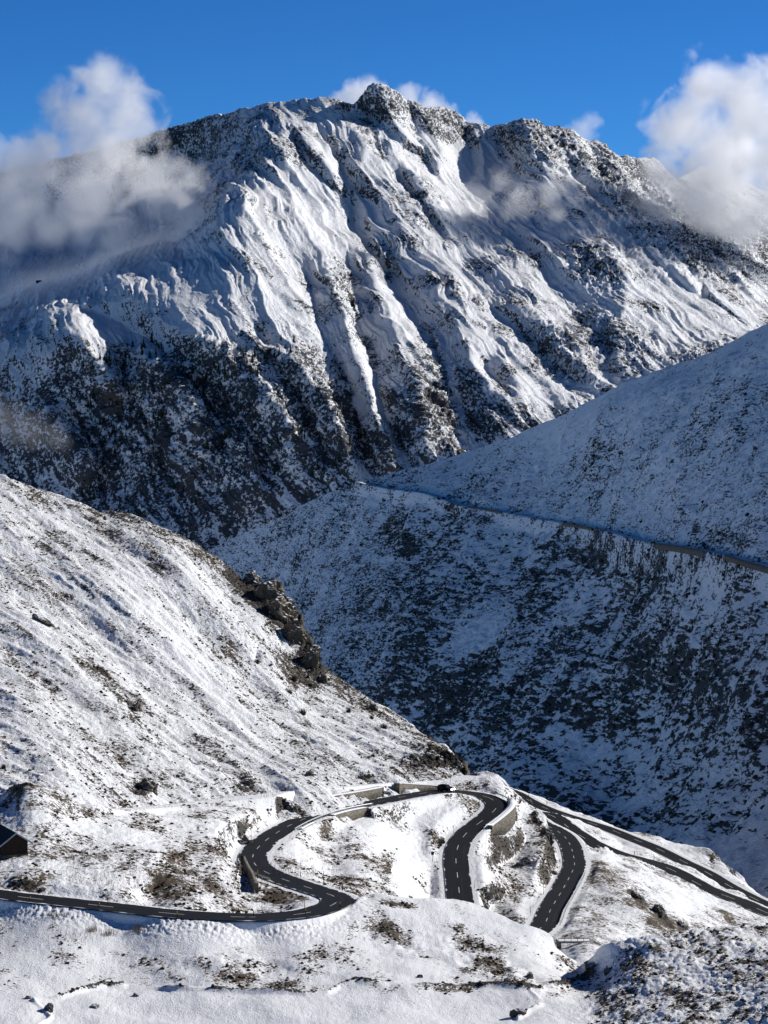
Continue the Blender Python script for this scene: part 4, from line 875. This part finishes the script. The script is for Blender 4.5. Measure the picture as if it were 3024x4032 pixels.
wall('very short stone wall under the left end of the guardrail', k0, k1, 1, RW/2+0.9, -1.3, 0.1)
k0, k1 = road_at(1955,3152), road_at(1868,3256); n_ = k1-k0+1
wall('tall curved stone wall carrying the outside of the right-hand hairpin bend', k0, k1, -1, RW/2+0.95, np.concatenate([np.linspace(-5.8,-5.6,n_//2), np.linspace(-5.6,-2.0,n_-n_//2)]), 0.55, th=1.8)
k0, k1 = road_at(1008,3404), road_at(1000,3345)
LS = np.array([LF2.at(a, b) for a, b in [(948,3372),(962,3400),(975,3430),(988,3462),(1000,3492),(1010,3514)]])
wall('narrow leaning brown stone wall at the foot of the bank left of the left-hand hairpin', 0, len(LS)-1, 0, 0, -0.8, 1.9, line=LS, cap=False, th=0.8)
# far walls under the old road
for (a, b, hh, lab) in ((2600, 2795, 3.4, 'long grey stone wall below the far road on the shaded hillside'), (2880, 3060, 3.0, 'grey stone wall below the far road at the right edge of the picture'), (1860, 1990, 1.6, 'low dark stone wall below the far road in the middle of the shaded hillside'), (2230, 2350, 1.8, 'thin dark stone wall below the far road right of centre')):
    ua, va, _ = proj(FR); i0, i1 = int(np.argmin(abs(ua-a))), int(np.argmin(abs(ua-b))); nn = i1-i0+1
    for sd in (1,): wall(lab, i0, i1, sd, 3.0, -hh, 0.25, line=FR, cap=False)
def guardrail(label, i0, i1, side, off, line=None):
    line = ROAD1 if line is None else line
    L = side_line(line, i0, i1, side, off); c = L[0].copy(); t = empty('guardrail', c); tag(t, label, 'guardrail', 'steel guardrails along the pass road')
    L = L-c; wall_mesh('rail', L, 0.50, 0.82, 0.10, MAT['steel'], t)
    m = MB(); m.box(-0.06, 0.06, -0.05, 0.05, -0.3, 0.72); p0 = m.build('post', MAT['steel'], t)
    st = 2 if len(L) < 120 else 3
    for j, q in enumerate(L[::st]):
        p_ = p0 if j == 0 else link(p0.copy(), t)
        p_.location = q
guardrail('steel guardrail along the near edge of the upper road', road_at(1100,3273), road_at(1420,3170), 1, RW/2+0.45)
guardrail('steel guardrail along the right edge of the lowest road bend', road_at(2143,3640), road_at(2250,3440), 1, RW/2+0.5)
guardrail('steel guardrail round the outside of the right-hand hairpin on top of the tall wall', road_at(1905,3134), road_at(1850,3270), -1, RW/2+0.5)
guardrail('short guardrail on the inner side of the left-hand hairpin bend', road_at(1010,3410), road_at(1130,3470), -1, RW/2+0.5)

# ------------------------------------------------------------------ snow poles and marker posts
def make_post(h, kind):
    t = empty('snow_pole' if kind == 'pole' else 'marker_post', (0, 0, 0))
    if kind == 'pole':
        m = MB(); m.tube((0,0,-0.4), (0.02,0,h), 0.055, 0.035); m.build('shaft', MAT['pole'], t)
        m = MB(); m.tube((0.015,0,h*0.78), (0.018,0,h*0.9), 0.062); m.build('band', MAT['yellow'], t)
    else:
        m = MB(); m.tube((0,0,-0.3), (0,0,h*0.62), 0.08); m.build('shaft', MAT['black'], t)
        m = MB(); m.tube((0,0,h*0.62), (0,0,h), 0.085, 0.075); m.build('reflector_band', MAT['yellow'], t)
    return t
posts = [(LF1,119,3543,24,'post','short marker post at the road edge, farthest left'),(LF1,391,3573,23,'post','short marker post at the road edge, below the tall pole left of the meadow'),
 (LF2,424,3552,62,'pole','tall snow pole beyond the road, farthest left of the tall ones'),(LF1,698,3607,28,'post','short marker post at the near road edge between the first two tall snow poles'),
 (LF2,792,3592,62,'pole','tall snow pole beyond the road, second from the left'),(LF1,999,3622,30,'post','marker post with a yellow band where the near road is lowest in the picture'),
 (LF2,1032,3594,48,'pole','tall snow pole on the bank below the brown puddle'),(LF2,1198,3590,46,'pole','tall snow pole on the inside of the near hairpin'),
 (LF1,1203,3609,34,'post','yellow-banded marker post on the near edge of the near hairpin'),(LF1,1339,3583,28,'post','marker post on the outside of the near hairpin turn'),
 (LF2,1014,3450,34,'post','marker post on the outer side of the left-hand hairpin bend'),(LF2,1272,3487,50,'pole','tall snow pole on the snow above the near hairpin'),
 (LF2,1348,3515,28,'post','dark marker post at the upper right of the near hairpin'),(LF2,991,3295,48,'pole','tall snow pole above the left-hand hairpin beside the narrow crag'),
 (LF2,1067,3419,24,'post','marker post on the inner side of the left-hand hairpin'),(LF2,1185,3459,22,'post','marker post halfway between the two left hairpins'),
 (LF2,1786,3255,34,'pole','snow pole on the inner side of the road below the right-hand hairpin'),(LF2,1773,3089,28,'pole','snow pole by the snowy track above the black car'),
 (LF2,1182,3108,18,'post','small marker post on the snowy track above the large crag'),(LF2,1210,3168,30,'pole','leaning snow pole at the left end of the long retaining wall'),
 (LF2,1868,3484,30,'pole','snow pole right of the road that drops behind the foreground mound'),(LF3,2154,3177,16,'post','marker post at the upper left of the valley road'),
 (LF3,2498,3368,18,'post','marker post between the two valley roads, left one'),(LF3,2576,3384,24,'post','marker post between the two valley roads, right one'),
 (LF3,2834,3534,26,'pole','snow pole beside the lower valley road near the right edge'),(LF3,2809,3494,16,'post','tiny marker post between the valley roads near the right edge'),
 (LF2,2139,3537,42,'pole','snow pole left of the lowest road bend'),(LF2,2088,3600,30,'pole','snow pole near the lower end of the lowest road, upper one'),(LF2,2064,3634,26,'pole','snow pole near the lower end of the lowest road, lower one')]
for (ly,u,v,hp,kind,lab) in posts:
    p = ly.at(u, v); d = proj(np.array(p))[2]; t = make_post(hp*d/FPX, kind); t.location = p
    tag(t, lab, 'pole' if kind == 'pole' else 'marker post', 'snow poles and marker posts along the roads')
# leaning double post at the top of the valley road
p = LF3.at(2090, 3162); t = empty('leaning_post', p); tag(t, 'black leaning road marker with a light stay at the top of the valley road', 'pole')
m = MB(); m.tube((0.2,0,-0.4), (-0.75,0,3.4), 0.10, 0.07); m.build('shaft', MAT['black'], t)
m = MB(); m.tube((0.9,0,-0.4), (-0.2,0,1.9), 0.05, 0.05); m.build('stay', MAT['steel'], t)
# little sign box by the looped track
p = LF2.at(1703, 3391); t = empty('sign_post', p); tag(t, 'dark square sign on a thin post beside the looped snowy track', 'sign')
m = MB(); m.tube((0,0,-0.3), (0,0,2.5), 0.045); m.build('shaft', MAT['pole'], t)
m = MB(); m.box(-0.32, 0.32, -0.07, -0.02, 1.65, 2.45); m.build('sign_panel', MAT['black'], t, bevel=0.02)

# ------------------------------------------------------------------ cabin
p = LF2.at(60, 3368)
t = empty('cabin', (p.x, p.y, p.z+0.15), R(27)); tag(t, 'dark timber cabin with a pitched dark roof cut by the left edge of the picture', 'cabin')
GW, GL, WH, PH = 2.3, 8.0, 2.5, 4.1
m = MB(); m.prism([(-GW,0.25),(GW,0.25),(GW,WH),(0,PH-0.06),(-GW,WH)], 0, GL); m.build('wall', MAT['darkwood'], t)
m = MB(); m.box(-GW-0.08, GW+0.08, -0.08, GL+0.08, -1.2, 0.25); m.build('foundation', MAT['wall'], t)
ro = None
for sg in (-1, 1):
    ov = 0.75; dx_ = GW+ov; zE = PH-(PH-WH)*dx_/GW
    m = MB(); m.prism([(0,PH),(sg*dx_,zE),(sg*dx_,zE+0.16),(0,PH+0.16)], -0.7, GL+0.5); rr = m.build('roof_slope', MAT['roof'], t)
    m = MB(); m.prism([(0,PH-0.06),(sg*dx_,zE-0.06),(sg*dx_,zE+0.20),(0,PH+0.20)], -0.78, -0.702); m.build('barge_board', MAT['barge'], rr)
    if sg > 0:
        m = MB(); m.prism([(1.2,PH+0.163-(PH-WH)*1.2/GW),(dx_+0.03,zE+0.163),(dx_+0.03,zE+0.25),(1.2,PH+0.24-(PH-WH)*1.2/GW)], -0.6, GL+0.4); m.build('snow_strip', MAT['snow'], rr)
m = MB(); m.box(-0.55, 0.45, -0.06, -0.003, 0.26, 2.1); dr = m.build('door', MAT['darkwood'], t)
for sg in (-1.5, 1.4):
    m = MB(); m.box(sg-0.35, sg+0.35, -0.05, -0.003, 1.0, 1.8); m.build('shutter', MAT['roof'], t)
# tiny far hut
p = LM.at(152, 1108); t = empty('mountain_hut', p); tag(t, 'tiny dark hut in the shaded snow bowl high on the left of the mountain', 'hut')
m = MB(); m.box(-5, 5, -3, 3, -2, 2.2); m.build('wall', MAT['darkwood'], t)
m = MB(); m.prism([(-5.4,2.21),(5.4,2.21),(5.0,3.8),(-5.0,3.8)], -2.4, 2.4); m.build('roof', MAT['roof'], t)

# ------------------------------------------------------------------ bridge over the stream
p = LF3.at(2258, 3712); t = empty('stream_bridge', (p.x, p.y, p.z+0.6)); tag(t, 'small dark concrete footbridge over the stream gully below the lowest road', 'bridge')
m = MB(); m.box(-3.6, 3.4, -1.0, 1.0, 0.0, 0.28); m.build('deck', MAT['concrete'], t, bevel=0.03)
for a, b in ((-3.5, -2.7), (2.4, 3.4)):
    m = MB(); m.box(a, b, -1.1, 1.1, -2.6, -0.003); m.build('abutment', MAT['wall'], t, bevel=0.05)
m = MB(); m.box(-3.4, 3.3, -0.97, -0.90, 0.95, 1.03)
for k in range(6): m.box(-3.3+k*1.3, -3.22+k*1.3, -0.97, -0.90, 0.28, 0.95)
m.build('railing', MAT['pole'], t)
m = MB(); m.box(-3.4, 3.2, -0.85, 0.9, 0.283, 0.42); m.build('snow_cover', MAT['snow'], t, bevel=0.04)

# ------------------------------------------------------------------ the car
i = road_at(1752, 3115); q = ROAD1[i]; tg = ROAD1[i+3]-ROAD1[i-3]
t = empty('car', (q[0]+0.2, q[1]-1.4, q[2]+0.07), R(-34)); tag(t, 'black off-road car with lit headlights driving on the upper road', 'car')
prof = [(-2.15,0.42),(-2.2,0.95),(-2.1,1.12),(-1.95,1.78),(-1.6,1.86),(0.35,1.84),(0.85,1.22),(1.95,1.10),(2.18,0.98),(2.22,0.45),(1.85,0.38),(-1.9,0.36)]
m = MB(); m.prism(prof, -0.93, 0.93); m.build('body', MAT['carpaint'], t, bevel=0.07, smooth=True)
m = MB(); m.prism([(0.40,1.76),(0.86,1.26),(0.90,1.26),(0.46,1.77)], -0.80, 0.80); m.build('windscreen', MAT['glass'], t)
for sg in (-1, 1):
    m = MB(); a = sg*0.935; m.box(-1.75, -0.85, min(a,a+sg*.01), max(a,a+sg*.01), 1.18, 1.70); m.box(-0.75, 0.3, min(a,a+sg*.01), max(a,a+sg*.01), 1.18, 1.70); m.build('side_window', MAT['glass'], t)
    m = MB(); m.tube((2.16, sg*0.66, 0.86), (2.27, sg*0.66, 0.86), 0.19, n=16); m.build('headlight', MAT['lamp'], t)
    m = MB(); m.box(0.55, 0.75, min(sg*.93,sg*1.13), max(sg*.93,sg*1.13), 1.2, 1.38); m.build('mirror', MAT['carpaint'], t, bevel=0.03)
    for xx in (-1.35, 1.38):
        m = MB(); m.tube((xx, sg*0.70, 0.37), (xx, sg*0.96, 0.37), 0.38, n=24); wh = m.build('wheel', MAT['tyre'], t, bevel=0.02)
        m = MB(); m.tube((xx, sg*0.961, 0.37), (xx, sg*0.985, 0.37), 0.22, n=20); m.build('rim', MAT['rim'], wh)
m = MB(); m.box(2.19, 2.25, -0.5, 0.5, 0.68, 0.98); m.build('grille', MAT['rim'], t)
m = MB(); m.box(2.25, 2.27, -0.26, 0.26, 0.48, 0.60); m.build('number_plate', MAT['plate'], t)

# ------------------------------------------------------------------ bare bushes on the slope
def twigs(n, r, h, seed, upbias=0.5):
    rs = random.Random(seed); V = []; F = []
    for _ in range(n):
        a = rs.uniform(0, 2*math.pi); el = rs.uniform(0.3, 1.45); L = rs.uniform(0.55, 1.0)
        bx, by = rs.gauss(0, 0.16)*r, rs.gauss(0, 0.16)*r; w0 = rs.uniform(0.025, 0.05)
        prev = None; pos = Vector((bx, by, -0.1)); d = Vector((math.cos(a)*math.cos(el), math.sin(a)*math.cos(el), math.sin(el)))
        side = Vector((-math.sin(a), math.cos(a), 0))
        for k in range(5):
            w_ = w0*(1-k/4.6); i0 = len(V); V += [pos-side*w_, pos+side*w_]
            if prev is not None: F.append((prev, prev+1, i0+1, i0))
            prev = i0; d = (d+Vector((rs.gauss(0,.15), rs.gauss(0,.15), 0.12*upbias))).normalized()
            pos = pos + Vector((d.x*r, d.y*r, d.z*h))*L/4
    me = bpy.data.meshes.new('bush'); me.from_pydata([v[:] for v in V], [], F); me.materials.append(MAT['twig']); return me
bms = [twigs(260, 1.3, 1.7, 5), twigs(220, 1.5, 1.4, 6), twigs(240, 1.1, 1.5, 8)]
bushes = [(1011,2612,46,'round bare bush under the big cliff, leftmost bush of the slope'),(1065,2620,24,'small bare bush right of the leftmost bush under the cliff'),(1112,2668,34,'bare bush left of the darkest bush cluster'),
 (1155,2680,52,'large dark bare bush, biggest of the cluster below the cliff'),(1140,2722,60,'wide dark bush at the bottom of the cluster below the cliff'),(1217,2706,40,'bare bush standing right of the cluster below the cliff'),(1210,2668,26,'small bare bush at the top right of the cluster below the cliff'),
 (1271,2826,34,'bare bush below the cluster, in the middle of the lower slope'),(1369,2816,48,'dark bush on the slope right of the lone bare bush'),(1456,2848,36,'brown bush near the right edge of the slope, upper of two'),(1505,2884,56,'brown bush near the right edge of the slope, lower and larger of two'),
 (1217,3062,40,'dark bush at the foot of the slope above the large crag'),(1190,2812,60,'low dark thicket in the snow left of the lone bare bush'),(1465,2986,40,'isolated dark round shrub low on the slope above the small crag'),
 (1052,3186,30,'pale bare shrub on the snow bank left of the large crag'),(14,3020,44,'bare shrub at the left picture edge above the cabin knoll'),(340,2948,30,'bare shrub low on the slope above the cabin knoll')]
for j, (u, v, wpx, lab) in enumerate(bushes):
    ly = LF2 if u == 1052 else LL; p = ly.at(u, v+4); d = proj(np.array(p))[2]
    o = link(bpy.data.objects.new('bush', bms[j % 3])); o.location = p; k = wpx*d/FPX/2.6; o.scale = (k, k, k*0.9); o.rotation_euler = (0, 0, j*1.3)
    tag(o, lab, 'bush', 'bare bushes on the sunlit slope')

# ------------------------------------------------------------------ conifers on the mountain flank
def conifer_mesh(seed):
    rs = random.Random(seed); bm = bmesh.new(); H = 1.0; n = 9
    for k in range(n):
        z0 = 0.08+0.86*k/n; r = 0.21*(1-k/n)**0.8+0.02; ring = []
        for j in range(9):
            rr = r*rs.uniform(0.55, 1.15); a = 2*math.pi*(j+rs.random()*0.5)/9
            ring.append(bm.verts.new((rr*math.cos(a), rr*math.sin(a), z0-rs.uniform(0, 0.05))))
        top = bm.verts.new((rs.gauss(0,.01), rs.gauss(0,.01), z0+0.19))
        for j in range(9): bm.faces.new([ring[j], ring[(j+1) % 9], top])
    a = [bm.verts.new((0.02*math.cos(t_), 0.02*math.sin(t_), -0.1)) for t_ in (0, 2.1, 4.2)]; b = bm.verts.new((0, 0, 0.6))
    for j in range(3): bm.faces.new([a[j], a[(j+1) % 3], b])
    me = bpy.data.meshes.new('conifer'); bm.to_mesh(me); bm.free(); me.materials.append(MAT['needle']); return me
cm = [conifer_mesh(k) for k in range(5)]; rs = random.Random(3); cnt = 0
zones = [(300,1380,700,1480,26),(560,1400,1000,1560,60),(350,1560,760,1800,62),(760,1560,1250,1900,72),(980,1300,1160,1420,14),(300,1800,760,2060,30),(1180,1560,1450,1850,20)]
for (a, b, c, d, n) in zones:
    cx_, cy_ = 0, 0
    for k in range(n):
        if k % 4 == 0: cx_, cy_ = rs.uniform(a, c), rs.uniform(b, d)
        u, v = cx_+rs.gauss(0, 22), cy_+rs.gauss(0, 20)
        p = LM.at(u, v); o = link(bpy.data.objects.new('conifer', cm[cnt % 5])); hh = rs.uniform(7, 17)
        o.location = p - Vector((0, 0, 0.8)); o.scale = (hh*0.95, hh*0.95, hh); o.rotation_euler = (0, 0, rs.uniform(0, 6.2)); cnt += 1
        tag(o, 'small dark conifer on the steep shaded rock flank of the mountain', 'conifer', 'conifers scattered on the mountain flank')

# ------------------------------------------------------------------ ground cover: scrub, heath tussocks, dry stalks
def lump_field(name, layer, n, prob, size, mat, label, cat, flat=0.7, seed=1, sink=0.15, region=None):
    rs = np.random.RandomState(seed); nr, nc = layer.nv, layer.nu
    pr = np.clip(prob, 0, None)[:nr-1].copy(); a = layer.P[:nr]
    if region is not None: pr = pr*region[:nr-1]
    # weight by the ground area each cell covers
    e1 = np.linalg.norm(np.cross(np.gradient(a, axis=1), np.gradient(a, axis=0)), axis=-1)[:nr-1]
    wgt = (pr*e1).ravel(); wgt /= wgt.sum(); idx = rs.choice(len(wgt), n, p=wgt); r_, c_ = idx//nc, idx % nc
    cen = layer.P[r_, c_]
    bm = bmesh.new(); bmesh.ops.create_icosphere(bm, subdivisions=1, radius=1.0); ico = np.array([v.co[:] for v in bm.verts]); tri = np.array([[v.index for v in f.verts] for f in bm.faces]); bm.free()
    k = len(ico); s3 = size[0]+(size[1]-size[0])*rs.rand(n)**2.2
    V = ico[None]*(1+rs.uniform(-.42, .42, (n, k, 1))); V = V*s3[:, None, None]*np.array([1, 1, flat])
    V = V+cen[:, None]; V[..., 2] += (s3*(flat-2*sink)*0.4)[:, None]
    F = tri[None]+(np.arange(n)*k)[:, None, None]
    o = mesh_np(name, V.reshape(-1, 3), F.reshape(-1, 3), mat, smooth=False)
    return tag(o, label, cat, kind='stuff')
def cover_of(layer, oname):
    me = bpy.data.objects[oname].data; v = np.empty(len(me.vertices), np.float32); me.attributes['cover'].data.foreach_get('value', v); return v.reshape(layer.P.shape[:2])
cR = cover_of(LR, 'shaded_hillside')
lump_field('dwarf_scrub', LR, 9000, np.clip(cR-0.38, 0, .5)**1.1, (0.4, 1.5), MAT['scrub'], 'dark dwarf scrub covering the shaded hillside', 'scrub', 0.75, 2)
cL = cover_of(LL, 'sunlit_slope')
lump_field('heath_tussocks', LL, 9000, np.clip(cL-0.25, 0, .5)**1.2, (0.10, 0.42), MAT['heath'], 'dark heath tussocks poking through the snow of the sunlit slope', 'heath', 0.8, 3)
cF = cover_of(LF2, 'hairpin_knoll')
lump_field('heath_clumps', LF2, 5000, np.clip(cF-0.3, 0, .5), (0.10, 0.42), MAT['heath'], 'small brown heath clumps on the knoll between the hairpins', 'heath', 0.7, 4)
cF1 = cover_of(LF1, 'foreground_meadow')
lump_field('meadow_tussocks', LF1, 5000, np.clip(cF1-0.3, 0, .5), (0.08, 0.36), MAT['heath'], 'dark tussocks poking through the snow of the foreground', 'heath', 0.7, 5)
def stalk_field(name, layer, n, reg, hgt, label, seed):
    rs = np.random.RandomState(seed); V = []; F = []
    for k in range(n):
        a = reg[rs.randint(len(reg))]; u, v = a[0]+rs.randn()*a[2], a[1]+rs.randn()*a[3]; p = np.array(layer.at(u, v)); h_ = rs.uniform(*hgt)
        lean = rs.randn(2)*0.15*h_; w_ = 0.022; i0 = len(V)
        V += [p+[-w_, 0, -.1], p+[w_, 0, -.1], p+[lean[0]+w_*.5, lean[1], h_], p+[lean[0]-w_*.5, lean[1], h_]]; F.append((i0, i0+1, i0+2, i0+3))
    o = mesh_np(name, np.array(V), np.array(F), MAT['straw'], smooth=False); return tag(o, label, 'grass', kind='stuff')
stalk_field('dry_grass', LF2, 1500, [(1100,3440,70,25),(650,3470,120,30),(300,3370,60,20),(1300,3160,150,8),(850,3490,90,30),(450,3460,150,20),(1250,3420,90,30)], (0.3, 0.9), 'thin dry grass stalks standing in the snow of the knoll', 7)
stalk_field('dry_reeds', LF1, 400, [(360,3665,12,5),(425,3680,18,5),(220,3610,20,8),(540,3665,16,6),(300,3690,60,12)], (0.4, 1.0), 'thin dry reeds standing in the foreground snow', 8)
#@@MORE@@
